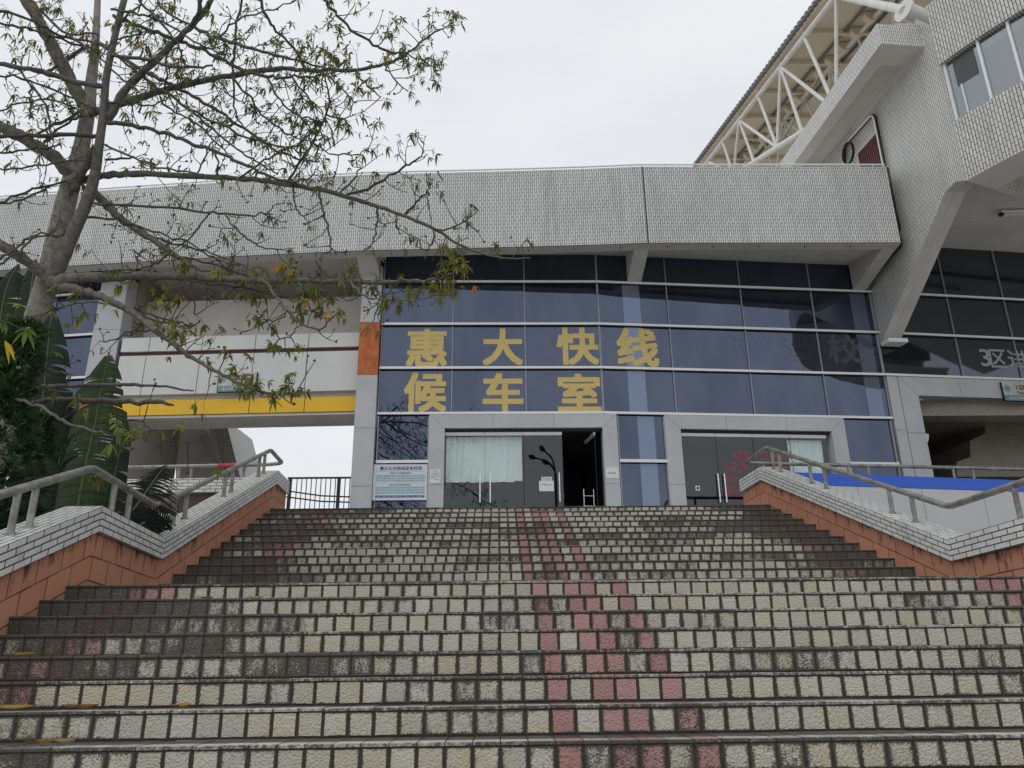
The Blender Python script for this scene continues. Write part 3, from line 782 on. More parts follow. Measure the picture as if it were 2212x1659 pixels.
mb = MB(); mb.box(-3.34, -2.9, 17.32, 18.3, 2.15, 8.94); mb.build('passage_pier', M['conc_grey'], bld)
def pxpoly(Y, pts): return [atY(x, y, Y) for x, y in pts]
mb = MB(); mb.prism(pxpoly(21.4, [(380, 905), (430, 905), (462, 955), (503, 1110), (380, 1110)]), (0, 2.2, 0)); mb.build('stair_flank', M['conc_grey'], bld)
mb = MB(); mb.prism(pxpoly(21.3, [(452, 905), (487, 905), (530, 1075), (534, 1110), (503, 1110), (498, 1045)]), (0, 2.5, 0)); mb.build('raking_parapet', M['fintile'], bld)
mb = MB(); mb.prism(pxpoly(21.28, [(446, 905), (456, 905), (509, 1110), (498, 1110)]), (0, .05, 0)); mb.build('parapet_edge', M['conc'], bld)

# ---- tall raking fin on the right
FD = Vector((-.08, 1, 0)).normalized(); FN = Vector((-FD.y, FD.x, 0))      # FN points to the left
def fin(y, z, o=0): return Vector((9.62+.08*(17.2-y), y, z))+FN*o
prof = [(17.20, 6.74), (14.0, 9.075), (13.66, 9.10), (13.36, 8.93), (13.36, 13.08), (24, 13.08), (24, 6.74)]
mb = MB(); th = .47; n = len(prof)
mb.face([fin(*p) for p in prof][::-1], uv=[(-p[0], p[1]) for p in prof][::-1])
mb.face([fin(*p, -th) for p in prof], uv=[(-p[0], p[1]) for p in prof])
for i in range(n):
    a, b = prof[i], prof[(i+1) % n]; mm = 1 if i < 3 else 0
    mb.quad(fin(*a), fin(*b), fin(*b, -th), fin(*a, -th), m=mm)
fn = mb.build('fin_wall', [M['fintile'], M['conc_grey']], bld)
q = MB(); q.prism([fin(17.18, 6.66, .02), fin(16.85, 6.66, .02), fin(16.85, 6.76, .02), fin(17.18, 6.76, .02)], -FN*(th+.04)); q.build('foot_plate', M['frame'], fn)
q = MB(); gp = [fin(y, z, -.235) for y, z in prof[:2]]; dd = Vector((0, -.59, -.81))*.006
q.prism([gp[0]+FN*.012+dd, gp[1]+FN*.012+dd, gp[1]-FN*.012+dd, gp[0]-FN*.012+dd], dd*.5); q.build('groove', M['conc'], fn)
# slatted door high on the fin
q = MB(); q.prism([fin(16.85, 10.6, .004), fin(15.72, 10.6, .004), fin(15.72, 12.12, .004), fin(16.85, 12.12, .004)], -FN*.05)
lo = q.build('door_reveal', M['conc_grey'], fn)
q = MB(); q.prism([fin(16.7, 10.6, .012), fin(15.85, 10.6, .012), fin(15.85, 12.0, .012), fin(16.7, 12.0, .012)], -FN*.05)
for k in range(11):
    y = 15.9+k*.075; q.prism([fin(y+.045, 10.6, .03), fin(y, 10.6, .03), fin(y, 11.98, .03), fin(y+.045, 11.98, .03)], -FN*.02)
q.build('louvre_door', M['louver'], fn)
# canopy slab over that door
A, B, C_, D_ = (8.84, 13.57), (9.915, 13.66), (9.54, 19.0), (8.53, 19.0)
mb = MB(); z0, z1 = 12.72, 13.31; t3 = lambda p, z: Vector((p[0], p[1], z))
for a, b in ((D_, A), (A, B)): mb.quad(t3(a, z0), t3(b, z0), t3(b, z1), t3(a, z1))
mb.quad(t3(A, z1), t3(B, z1), t3(C_, z1), t3(D_, z1), m=1)
ins = [(9.16, 14.25), (9.80, 14.30), (9.54, 18.7), (8.86, 18.7)]; o4 = [A, B, C_, D_]
for i in range(4):
    j = (i+1) % 4
    mb.quad(t3(o4[i], z0), t3(ins[i], z0), t3(ins[j], z0), t3(o4[j], z0), m=1)
    mb.quad(t3(ins[i], z0), t3(ins[i], z0+.2), t3(ins[j], z0+.2), t3(ins[j], z0), m=1)
mb.quad(*[t3(p, z0+.2) for p in ins], m=1)
mb.build('door_canopy', [M['fintile'], M['conc']], bld)

# ---- round stair drum with ribbon windows
DC, DR = Vector((9.93+9*math.cos(R(22)), 13.37+9*math.sin(R(22)), 0)), 9.0
def drum(th, z, r=DR): return DC+Vector((-math.cos(th)*r, -math.sin(th)*r, z))
th0 = R(22); ths = [th0+R(1.25)*k for k in range(66)]
def band(mb, z0, z1, r0, m=0, r1=None):
    r1 = r0 if r1 is None else r1
    for a, b in zip(ths, ths[1:]):
        ua, ub = (a-th0)*DR, (b-th0)*DR
        mb.quad(drum(a, z0, r0), drum(b, z0, r0), drum(b, z1, r1), drum(a, z1, r1), uv=[(ua, z0), (ub, z0), (ub, z1), (ua, z1)], m=m)
mb = MB()
band(mb, 8.93, 10.40, DR); band(mb, 11.95, 13.6, DR); band(mb, 10.40, 10.402, DR, 1, DR-.3); band(mb, 11.95, 11.948, DR, 0, DR-.3)
band(mb, 8.93, 8.93, DR, 1, DR-.9); band(mb, 8.932, 9.63, DR-.9, 1, DR-1.6); band(mb, 13.6, 13.6, DR, 1, DR-3)
mb.quad(drum(th0, 10.4), drum(th0, 10.4, DR-.3), drum(th0, 11.95, DR-.3), drum(th0, 11.95)); mb.quad(drum(th0, 8.93), drum(th0, 8.93, DR-3), drum(th0, 13.6, DR-3), drum(th0, 13.6))
dr = mb.build('stair_drum', [M['drumtile'], M['conc']], bld)
mb = MB(); band(mb, 10.40, 11.95, DR-.12); mb.build('ribbon_window', M['winglass'], dr)
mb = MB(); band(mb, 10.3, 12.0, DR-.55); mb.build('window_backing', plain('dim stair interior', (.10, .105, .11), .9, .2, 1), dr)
def wmull(u, w, m='frame'):
    mb = MB(); a = th0+u/DR; b = th0+(u+w)/DR
    P = [drum(a, 10.4, DR-.15), drum(b, 10.4, DR-.15), drum(b, 10.4, DR-.07), drum(a, 10.4, DR-.07)]; mb.prism(P, (0, 0, 1.55)); mb.build('window_mullion', M[m], dr)
for u in [.03, .80, 1.42, 2.08, 2.74, 3.4, 4.06, 4.72, 5.4]: wmull(u, .05)
mb = MB(); a, b = th0+.22/DR, th0+.70/DR; mb.face([drum(a, 11.22, DR-.112), drum(b, 11.22, DR-.112), drum(b, 11.86, DR-.112), drum(a, 11.86, DR-.112)]); mb.build('sash_gap_dark', plain('painted dark of sash gap', (.06, .065, .068), .4, .1, 3), dr)  # flat dark quad paints the shade inside an open sash
mb = MB(); a, b = th0+.30/DR, th0+.325/DR; P = [drum(a, 10.4, DR-.13), drum(b, 10.4, DR-.13), drum(b, 10.4, DR-.09), drum(a, 10.4, DR-.09)]; mb.prism(P, (0, 0, .82)); mb.build('window_mullion', M['frame'], dr)
# ceiling under the drum
mb = MB(); zc = 9.63
mb.quad((9.95, 14.2, zc), (9.6, 17.3, zc), (22, 18.8, zc), (22, 9, zc)); mb.quad((9.6, 17.24, zc), (9.6, 17.24, zc+.3), (22, 18.8, zc+.3), (22, 18.8, zc))
mb.prism([(9.75, 15.9, zc), (22, 16.4, zc), (22, 16.4, zc-.10), (9.75, 15.9, zc-.10)], (0, .3, 0))
mb.build('drum_ceiling', M['conc'], bld)

# ---- gate on the far right with the stair underside inside
U = F3.px
o0, i0 = F3.ux(9.60), F3.ux(10.36)
b = MB(); slab(b, F3, o0, i0, 2.15, 5.88, -.3, .0); slab(b, F3, i0, F3.L, 5.40, 5.88, -.3, .0); r = b.build('gate_surround', M['alu_dirty'], bld)
um = F3.ux(9.885); g = .005; hj = [F3.px(1805*.3528+1431.6, 590*.3528+613.2)[0]]; hj += [hj[0]+1.7, hj[0]+3.4]
def pan(pts, m='alu'):
    q = MB(); q.prism([F3.at(u, z, .03) for u, z in pts], -F3.n*.028); q.build('cladding_panel', M[m], r)
for za, zb in ((2.15, 3.2), (3.2, 4.5), (4.5, 5.88)): pan([(o0, za+g), (um-.012, za+g), (um-.012, zb-g), (o0, zb-g)])
pan([(um+.012, 2.15), (i0, 2.15), (i0, 4.44-g), (um+.012, 4.44-g)]); pan([(um+.012, 4.44+g), (i0, 4.44+g), (i0, 5.40-g), (um+.012, 5.88-g)])
pan([(i0+.004, 5.40), (hj[0]-g, 5.40), (hj[0]-g, 5.88), (um+.02, 5.88)])
for a, c in zip(hj, hj[1:]+[F3.L]): pan([(a+g, 5.40), (c-g, 5.40), (c-g, 5.88), (a+g, 5.88)])
mb = MB(); mb.box(10.2, 18, 17.9, 18.5, 5.05, 5.39); mb.build('inner_lintel', M['innertile'], bld)
mb = MB(); mb.quad((9.6, 17.6, 5.38), (9.6, 24, 5.38), (19, 24, 5.38), (19, 17.6, 5.38)); mb.quad((9.6, 24, 2.1), (19, 24, 2.1), (19, 24, 5.4), (9.6, 24, 5.4)); mb.quad((9.98, 17.5, 2.1), (9.98, 24, 2.1), (9.98, 24, 5.4), (9.98, 17.5, 5.4)); mb.quad((19, 24, 2.1), (19, 17.6, 2.1), (19, 17.6, 5.4), (19, 24, 5.4))
mb.build('passage_wall', M['innertile'], bld)
def c6(x, y): return 1431.6+.3528*x, 613.2+.3528*y
sp_ = [c6(*p) for p in ((2300, 805), (1970, 810), (1975, 915), (1880, 960), (1885, 1060), (1800, 1090), (1800, 1180), (2300, 1180))]
mb = MB(); mb.prism([atY(x, y, 20.2) for x, y in sp_], (0, 3.2, 0)); mb.build('stair_underside', M['innertile'], bld)
mb = MB(); mb.prism([atY(*c6(x, y), 17.9) for x, y in ((1595, 915), (1630, 920), (1628, 955), (1612, 990), (1600, 960))], (0, .1, 0)); mb.build('wall_bracket', M['frame'], bld)

q = MB(); u_, z_ = F2.px(1510, 1053); slab(q, F2, u_-.05, u_+.05, z_-.055, z_+.055, -.10, -.085); slab(q, F2, u_-.025, u_+.025, z_-.03, z_+.03, -.085, -.08, m=1); q.build('lock_plate', [M['frame'], M['joint']], d5)
rest(bld)
# ================================================================== stand roof on its tubular truss
roof = thing('stand_roof', 'cantilevered stand roof with white tubular truss and beige sheeting, upper right', 'roof')
def tx(y, o=0): return 10.6-.08*(y-14)+o
def ztop(y): return 18.24+.159*(y-17.7)
def zlow(y): return 15.61+.375*(y-20.65)
def tp(y, o=0): return Vector((tx(y, o), y, ztop(y)))
def lo(y, o=0): return Vector((tx(y, o), y, zlow(y)))
TOPN = [28.3, 26.5, 24.76, 23.0, 21.14, 19.45, 17.46, 15.7, 13.9]
WEB = [(28.3, 25.9), (26.5, 25.9), (24.76, 25.9), (24.76, 24.0), (24.76, 22.17), (23.0, 22.17), (21.14, 22.17), (21.14, 20.45), (21.14, 18.45), (19.45, 18.45), (17.46, 18.45)]
for off in (0, 1.75, 8.5):
    mb = MB(); k = .7 if off else 1
    mb.tube([tp(29.0, off), tp(12.2, off)], .092*k, 10); mb.tube([lo(28.7, off), lo(14.5, off)], .10*k, 10)
    for a, b in WEB: mb.tube([tp(a, off), lo(b, off)], .062*k, 8)
    for a, b in ((22.17, 21.0), (22.17, 21.5)): mb.tube([lo(a, off), tp(a-.6, off+1.7)], .055, 8)
    mb.build('truss', M['white_steel'], roof)
for y in TOPN:
    mb = MB(); a, b = tp(y, .0), tp(y, 13); mb.prism([a+Vector((0, -.05, .09)), b+Vector((0, -.05, .09)), b+Vector((0, .05, .09)), a+Vector((0, .05, .09))], (0, 0, .16)); mb.build('purlin', M['deck'], roof)
mb = MB(); dz = Vector((0, 0, .26))
mb.prism([tp(29.4, -.12)+dz, tp(11.0, -.12)+dz, tp(11.0, 14)+dz, tp(29.4, 14)+dz], (0, 0, .05))
mb.build('roof_deck', M['deck'], roof)
mb = MB(); y = 29.4
while y > 11:
    p = tp(y, -.20)+dz+Vector((0, 0, .03)); q = tp(y-.14, -.20)+dz+Vector((0, 0, .03))
    mb.prism([p+Vector((-.05, 0, 0)), q+Vector((-.05, 0, 0)), q+Vector((.12, 0, 0)), p+Vector((.12, 0, 0))], (0, 0, .17)); y -= .24
mb.build('sheet_edge', M['deck_dark'], roof)
mb = MB(); y = 28.6      # row of curved brackets below the sheeting
while y > 12.5:
    c = tp(y, 1.75)+Vector((0, 0, .22))
    P = [c+Vector((math.cos(t)*.22-.06, 0, -math.sin(t)*.34)) for t in (0, .5, 1.0, 1.57, 2.1, 2.7, 3.14)]
    mb.prism(P, (0, .22, .035)); y -= .78
mb.build('gutter_bracket', M['deck'], roof)
mb = MB(); a, b = tp(29.0, 1.35)+Vector((0, 0, .2)), tp(12, 1.35)+Vector((0, 0, .2)); mb.tube([a, b], .05, 6); a, b = tp(29.0, 2.2)+Vector((0, 0, .2)), tp(12, 2.2)+Vector((0, 0, .2)); mb.tube([a, b], .05, 6); mb.build('gutter_pipe', M['deck_dark'], roof)
# thick strut that lands on the fin head with a flanged joint
J = atY(1953, 22, 13.95); dr_ = (tp(17.46)-J).normalized()
mb = MB(); mb.tube([J, tp(17.46)], .105, 12); mb.tube([J+dr_*.9, J+dr_*1.0], .115, 12); mb.build('strut', M['white_steel'], roof)
ax = Vector((-.93, -.30, .12)).normalized()
mb = MB(); mb.tube([J-ax*.02, J+ax*.03], .27, 28); mb.build('flange', M['white_steel'], roof)
mb = MB(); mb.tube([J, J-ax*1.1], .2, 20); mb.build('bearing_pipe', M['white_steel'], roof)
mb = MB(); mb.prism([J-ax*.25+Vector((0, -.05, -.15)), J-ax*.85+Vector((0, -.05, -.15)), J-ax*.85+Vector((.1, -.05, -.62)), J-ax*.15+Vector((.1, -.05, -.5))], (0, .06, 0)); mb.build('gusset', M['white_steel'], roof)
rest(roof)
pl = MB(); pl.box(9.50, 10.25, 13.92, 14.9, 13.0, 13.66); pp_ = thing('bearing_plinth', 'white tiled plinth under the truss flange at the head of the fin', 'plinth'); pl.build('plinth_block', M['fintile'], pp_); rest(pp_)

# ================================================================== small things fixed to the building
t = thing('cable_conduit', 'grey conduit bent around the dark red slatted door on the fin', 'conduit')
P = [(1115, 995), (1118, 905), (1150, 850), (1275, 708), (1292, 704), (1302, 722), (1360, 1015)]
pts = [onplane(1431.6+.3528*x, .3528*y, fin(16, 11, .06), FN) for x, y in P]
mb = MB(); mb.tube(pts, .035, 8); mb.build('conduit_pipe', M['blackmetal'], t)
mb = MB(); mb.tube([p+FN*.03+Vector((0, .02, -.015)) for p in pts], .026, 8); mb.build('white_pipe', M['frame'], t); rest(t)
t = thing('cable_coil', 'black cable coil hanging beside the slatted door on the fin', 'cable')
c = onplane(1431.6+.3528*1140, .3528*938, fin(16, 11, .12), FN)
mb = MB()
for k in range(3): mb.tube([c+FD*(.25*math.cos(a/24*2*math.pi))+Vector((0, 0, .30*math.sin(a/24*2*math.pi)))+FN*(.02*k) for a in range(25)], .018, 6, cap=False)
mb.build('loops', M['blackmetal'], t); rest(t)
t = thing('black_cable', 'black cable hanging down the seam between fascia and fin', 'cable')
P = [(1375, 1025), (1392, 1110), (1415, 1230), (1438, 1330), (1452, 1395), (1440, 1420), (1462, 1495), (1400, 1570), (1330, 1650)]
mb = MB(); mb.tube(crom([tuple(onplane(1431.6+.3528*x, .3528*y, fin(16, 9, .03), FN)) for x, y in P], 4), .022, 6); mb.build('cable_run', M['blackmetal'], t); rest(t)
t = thing('tube_light', 'fluorescent tube lamp hung under the ceiling at the far right', 'lamp')
a = atZ(2161, 463, 9.50); b_ = Vector((a.x+2.2, a.y-.1, 9.50))
mb = MB(); mb.prism([a+Vector((0, -.06, .02)), b_+Vector((0, -.06, .02)), b_+Vector((0, .06, .02)), a+Vector((0, .06, .02))], (0, 0, .06)); mb.box(a.x+.1, a.x+.14, a.y-.02, a.y+.02, 9.56, 9.63); mb.build('housing', M['frame'], t)
mb = MB(); mb.tube([a+Vector((.08, 0, -.015)), b_+Vector((-.08, 0, -.015))], .02, 8); mb.build('tube', M['white'], t)
mb = MB(); mb.box(a.x-.02, a.x+.06, a.y-.05, a.y+.05, 9.46, 9.54); mb.build('socket', M['joint'], t); rest(t)

# curtains behind the doors
def curtain(fc, u0, u1, z0, z1, o, seed, label):
    r = random.Random(seed); mb = MB(); n = 46; cols = []
    for i in range(n+1):
        u = u0+(u1-u0)*i/n; row = []
        for j in range(9):
            z = z1-(z1-z0)*j/8
            f = .030*math.sin(i*.55+seed+.3*math.sin(j*.4))*(.35+.65*j/8)+.014*math.sin(i*1.7+j*.5)
            sag = .05*math.sin(math.pi*i/n)*(1 if j == 8 else 0)
            row.append(fc.at(u, z-(r.uniform(0, .02) if j == 8 else 0)+(.03*(i > n*.88) if j == 8 else 0), o+f))
        cols.append(row)
    for i in range(n):
        for j in range(8): mb.face((cols[i][j+1], cols[i+1][j+1], cols[i+1][j], cols[i][j]), smooth=True)
    return tag(mb.build('curtain', M['curtain'], None), label, 'curtain')
curtain(F1, ux(-1.22), ux(.54), 3.24, 4.30, -.26, 1, 'pale cyan curtain behind the glass door with the open leaf')
curtain(F2, F2.px(1712, 960)[0], d2i1-.12, 2.9, 4.28, -.26, 4, 'pale cyan curtain behind the glass door with red lettering')

# ================================================================== lettering
def textmesh(body, bold=.0, space=1.0):
    c = bpy.data.curves.new('lettering', 'FONT'); c.body = body; c.size = 1; c.offset = bold; c.space_character = space; c.resolution_u = 3
    o = bpy.data.objects.new('lettering_source', c); COL.objects.link(o)
    me = bpy.data.meshes.new_from_object(o.evaluated_get(bpy.context.evaluated_depsgraph_get()))
    bpy.data.objects.remove(o); bpy.data.curves.remove(c)
    return me
def letter(body, fc, u0, u1, z0, z1, o, mat, parent, name='lettering', bold=.0, keep=False, align='L'):
    me = textmesh(body)
    xs = [v.co.x for v in me.vertices]; ys = [v.co.y for v in me.vertices]
    if not xs: return
    ax, bx, ay, by = min(xs), max(xs), min(ys), max(ys)
    sy = (z1-z0)/(by-ay); sx = (u1-u0)/(bx-ax)
    for v in me.vertices: v.co = fc.at(u0+(v.co.x-ax)*sx, z0+(v.co.y-ay)*sy, o)
    if bold:      # heavier strokes: the glyph is laid down again with small shifts, each copy a hair prouder
        d = bold*(z1-z0); V = [v.co.copy() for v in me.vertices]; Fc = [list(p.vertices) for p in me.polygons]; nv = []; nf = []
        sh = [(0, 0)]+[(p, q) for p in (-1, 0, 1) for q in (-1, 0, 1) if p or q]
        if len(body) > 2: sh = [(0, 0), (.7, .7), (-.7, -.7), (.7, -.7), (-.7, .7)]
        for k, (p, q) in enumerate(sh):
            b0 = len(nv); nv += [tuple(v+fc.d*(p*d)+Vector((0, 0, q*d))+fc.n*(k*.00015)) for v in V]; nf += [[i+b0 for i in f] for f in Fc]
        me = bpy.data.meshes.new(name); me.from_pydata(nv, [], nf)
    me.materials.clear(); me.materials.append(M[mat]); me.name = name
    ob = bpy.data.objects.new(name, me); COL.objects.link(ob)
    if parent: 
        ob.parent = parent
        loc = Vector((0, 0, 0)); q = parent
        while q: loc += q.location; q = q.parent
        me.transform(Matrix.Translation(-loc))
    return ob
def pxletter(body, fc, x0, y0, x1, y1, o, mat, parent, bold=0, name='lettering'):
    a, b = fc.px(x0, (y0+y1)/2), fc.px(x1, (y0+y1)/2); c, d = fc.px((x0+x1)/2, y1), fc.px((x0+x1)/2, y0)
    return letter(body, fc, a[0], b[0], c[1], d[1], o, mat, parent, name, bold)
for ch, x0, y0, x1, y1 in (('惠', 880, 712, 963, 789), ('大', 1045, 711, 1127, 786), ('快', 1205, 709, 1291, 785), ('候', 875, 806, 962, 887), ('车', 1045, 807, 1128, 886), ('室', 1207, 808, 1296, 886)):
    pxletter(ch, F1, x0, y0, x1, y1, -.024, 'gold', g1, .031, 'letter')
pxletter('线', F2, 1335, 711, 1420, 789, -.020, 'gold', g2, .031, 'letter')
# what is left of older lettering
pxletter('湾', F2, 1582, 722, 1662, 782, -.024, 'ghost_dark', g2, .03, 'letter_residue')
pxletter('驾', F2, 1697, 722, 1765, 785, -.024, 'ghost_dark', g2, .03, 'letter_residue')
pxletter('校', F2, 1790, 722, 1858, 783, -.023, 'ghost_light', g2, .03, 'letter_residue')
for ch, x0, y0, x1, y1 in (('3', 2119, 754, 2140, 790), ('区', 2140, 755, 2175, 793), ('进', 2179, 757, 2222, 794), ('口', 2232, 760, 2268, 797)):
    pxletter(ch, F3, x0, y0, x1, y1, -.021, 'ink_white', g3, .016, 'letter')
# red words on the right doors
RED = [('自动挡', 1588, 971, 1620, 991), ('、小车', 1632, 971, 1664, 991), ('A1', 1667, 972, 1688, 990), ('B1', 1691, 972, 1712, 990), ('小车C牌、', 1568, 995, 1622, 1017), ('培训学员', 1640, 997, 1708, 1019), ('培训', 1571, 1023, 1595, 1042), ('、', 1600, 1030, 1606, 1042), ('换证、', 1574, 1049, 1604, 1072)]
for s, x0, y0, x1, y1 in RED:
    pxletter(s, F2, x0, y0, x1, y1, -.094, 'ink_red', d5 if x1 < 1632 else d6, .006)

def board(name, label, cat, fc, x0, y0, x1, y1, o, th, mat='boardwhite'):
    a = fc.px((x0+x1)/2, y0, o); b = fc.px((x0+x1)/2, y1, o); u0 = fc.px(x0, (y0+y1)/2, o)[0]; u1 = fc.px(x1, (y0+y1)/2, o)[0]
    t = thing(name, label, cat)
    mb = MB(); slab(mb, fc, u0, u1, b[1], a[1], o-th, o); mb.build('sheet' if 'notice' in name else 'face_plate', M[mat], t)
    return t, u0, u1, b[1], a[1]
# departure timetable
t, u0, u1, z0, z1 = board('timetable_board', 'white bus timetable board with blue title left of the doors', 'timetable', F1, 805.5, 1003, 922.7, 1080.5, .06, .03)
w, h = u1-u0, z1-z0
def tb(s, x0, y0, x1, y1, mat, bold=0, name='lettering'): letter(s, F1, u0+x0*w, u0+x1*w, z1-y1*h, z1-y0*h, .063, mat, t, name, bold)
def tr(x0, y0, x1, y1, mat, name, o=.0615):
    q = MB(); slab(q, F1, u0+x0*w, u0+x1*w, z1-y1*h, z1-y0*h, .059, o); q.build(name, M[mat], t)
tb('惠大公交快线发车时间', .12, .06, .89, .165, 'ink_blue', .022, 'title')
tr(.05, .195, .955, .199, 'ink_blue', 'rule'); tb('大亚湾区从大亚湾康辉酒店发出', .30, .225, .70, .265, 'ink_brown', .01)
tr(.05, .285, .96, .49, 'cyan', 'time_band'); tr(.05, .612, .96, .83, 'cyan', 'time_band')
R1_ = ['07:00 07:30 08:00 08:30 09:00 09:30 10:00 10:30 11:00 11:30', '12:00 12:30 13:00 13:40 14:20 15:00 15:30 15:50 16:10 16:30', '17:10 17:25 17:35 17:45 18:00 18:15 18:30 18:45 19:00 19:30']
R2_ = ['06:30 06:50 07:00 07:10 07:15 07:25 07:30 07:40 08:30 09:00', '09:30 10:00 10:40 11:20 12:00 12:40 13:20 14:00 14:30 15:00', '15:30 16:00 16:20 16:40 17:00 17:20 17:40 18:00 18:30 19:00']
for k, s in enumerate(R1_): tb(s, .06, .305+.068*k, .95, .345+.068*k, 'ink_dark', 0, 'times')
for k, s in enumerate(R2_): tb(s, .06, .635+.068*k, .95, .675+.068*k, 'ink_dark', 0, 'times')
tr(.05, .535, .955, .538, 'ink_blue', 'rule'); tb('惠城区从市汽车客运总站发出', .30, .56, .70, .598, 'ink_brown', .01)
tr(.055, .868, .955, .925, 'ink_blue', 'footer_band'); tb('说明：“惠城-大亚湾” 全程票价10元，学生半价，老人卡免费乘车', .08, .882, .93, .912, 'ink_paper', .012)
rest(t)
# paper notices
def notice(label, fc, x0, y0, x1, y1, o, lines, title=None, par=None):
    t, u0, u1, z0, z1 = board('paper_notice', label, 'notice', fc, x0, y0, x1, y1, o, .004, 'paper'); w, h = u1-u0, z1-z0
    if title: letter(title, fc, u0+.3*w, u0+.7*w, z1-.20*h, z1-.08*h, o+.002, 'ink_dark', t)
    for s, a, b, ya, yb in lines: letter(s, fc, u0+a*w, u0+b*w, z1-yb*h, z1-ya*h, o+.002, 'ink_dark', t)
    rest(t)
notice('printed paper notice pasted beside the timetable board', F1, 929, 1013.5, 951.5, 1043.5, .055, [('因疫情防控需要，', .2, .92, .26, .33), ('请自觉佩戴口罩', .08, .9, .37, .44), ('进站请出示健康码', .08, .9, .48, .55), ('保持距离', .08, .5, .59, .66), ('谢谢配合', .4, .9, .72, .79)], '告示')
notice('narrow paper strip above a larger sheet on the glass door', F1, 1169.5, 1030, 1192.5, 1038, -.075, [('禁止吸烟', .1, .9, .2, .8)])
notice('larger white sheet below a narrow strip on the glass door', F1, 1164.5, 1038.5, 1196.5, 1061, -.075, [('不要乱扔垃圾', .2, .85, .3, .46)])
notice('small wrinkled paper on the jamb right of the open door', F1, 1309, 1009.5, 1336, 1033, .055, [('候车室', .2, .8, .42, .62)])
# small door lock plate and direction signs
def dirsign(label, fc, x0, y0, x1, y1, o, logo, num):
    t, u0, u1, z0, z1 = board('direction_sign', label, 'sign', fc, x0, y0, x1, y1, o, .05, 'cream'); w, h = u1-u0, z1-z0
    def L(s, a, ya, b, yb, m='ink_black', bold=.02): letter(s, fc, u0+a*w, u0+b*w, z1-yb*h, z1-ya*h, o+.004, m, t, 'lettering', bold)
    q = MB(); slab(q, fc, u0, u1, z0, z0+.30*h, o-.001, o+.003); q.build('footer_band', M['teal'], t)
    q = MB(); slab(q, fc, u0-.012, u1+.012, z0-.012, z0, o-.06, o+.006); slab(q, fc, u0-.012, u0, z0, z1, o-.06, o+.006); slab(q, fc, u1, u1+.012, z0, z1, o-.06, o+.006); q.build('edge_frame', M['joint'], t)
    q = MB(); slab(q, fc, u0+.003, u0+.24*w, z0+.31*h, z1-.003, o, o+.003); q.build('emblem_plate', M['logo_pale'], t)
    c = fc.at(u0+.12*w, z0+.66*h, o+.005)
    for rr, m, dd in ((.10, 'logo_blue', .0), (.082, 'logo_pale', .001), (.066, 'logo_blue', .002)):
        q = MB(); q.face([c+fc.n*dd+fc.d*(rr*w*math.cos(a/20*2*math.pi))+Vector((0, 0, rr*w*math.sin(a/20*2*math.pi))) for a in range(20)]); q.build('emblem', M[m], t)
    L(num, .36, .14, .60, .40); L('Section', .36, .46, .82, .64)
    for a, b, ya, yb in ((.66, .69, .12, .42), (.89, .92, .12, .42), (.66, .92, .10, .16)):
        q = MB(); slab(q, fc, u0+a*w, u0+b*w, z1-yb*h, z1-ya*h, o, o+.004); q.build('gate_symbol', M['ink_black'], t)
    L('↑↓', .715, .20, .865, .40, bold=.0); L('出入口PICC', .12, .76, .60, .93, 'ink_paper', .012)
    rest(t)
dirsign('cream entrance sign with teal band on the white lintel, half hidden by leaves', FB, 471.5, 805, 553, 845.5, .06, False, '2区')
sg = F3.px(2170, 844, .08)
t0 = F3.px(2166, 826, .08); dirsign('cream entrance sign with blue round emblem above the right gate', F3, 2167.5, 827, 2250, 866, .08, True, '1区')
# gate fence on the left
t = thing('metal_fence', 'black metal railing with thin vertical bars under the left gateway', 'fence')
Yf = 17.2; fa, fb = atY(622, 1031, Yf), atY(775, 1031, Yf); zt_ = fa.z
mb = MB(); mb.box(fa.x, fb.x+.5, Yf-.02, Yf+.02, zt_-.04, zt_); mb.build('top_rail', M['blackmetal'], t)
mb = MB(); mb.tube([(fa.x, Yf, zt_-.32), (fa.x+.8, Yf, zt_-.44), (fb.x+.4, Yf, zt_-.50)], .018, 6); mb.tube([(fa.x, Yf, zt_-.46), (fa.x+.8, Yf, zt_-.57), (fb.x+.4, Yf, zt_-.62)], .018, 6); mb.build('lower_rail', M['blackmetal'], t)
for xx in (628, 733):
    p = atY(xx, 1031, Yf); q = MB(); q.box(p.x-.035, p.x+.035, Yf-.035, Yf+.035, ZP-.01, zt_-.002); q.build('fence_post', M['blackmetal'], t)
for k in range(14):
    x = fa.x+.22+k*.112
    if abs(x-atY(733, 1031, Yf).x) < .05: continue
    q = MB(); q.box(x-.009, x+.009, Yf-.009, Yf+.009, ZP+.05, zt_-.03); q.build('bar', M['blackmetal'], t)
rest(t)

# street lamp far behind the viewer: it shows as a reflection in the door glass
t = thing('street_lamp', 'street lamp with three lamp heads mirrored in the glass door by the open leaf', 'lamp')
def mir(x, y, Yv=50.): p = atY(x, y, Yv); return Vector((p.x, 2*16.68-p.y, p.z))
b0 = mir(1216, 1020); 
mb = MB(); mb.tube([Vector((b0.x, b0.y, -EYE)), Vector((b0.x, b0.y, b0.z-3)), b0], [.14, .11, .08], 10); mb.build('pole', M['blackmetal'], t)
for hx, hy, mx_, my_ in ((1192, 974, 1208, 990), (1172, 989, 1200, 998), (1200, 1001, 1209, 1006)):
    a, m, h = b0, mir(mx_, my_), mir(hx, hy); q = MB(); q.tube(crom([tuple(a), tuple(m), tuple(h)], 5), .06, 6); q.build('arm', M['blackmetal'], t)
    d = (h-m).normalized(); q = MB(); q.tube([h-d*.05, h+d*.12, h+d*.32, h+d*.5], [.06, .17, .18, .05], 10); q.build('lamp_head', M['blackmetal'], t)
rest(t)
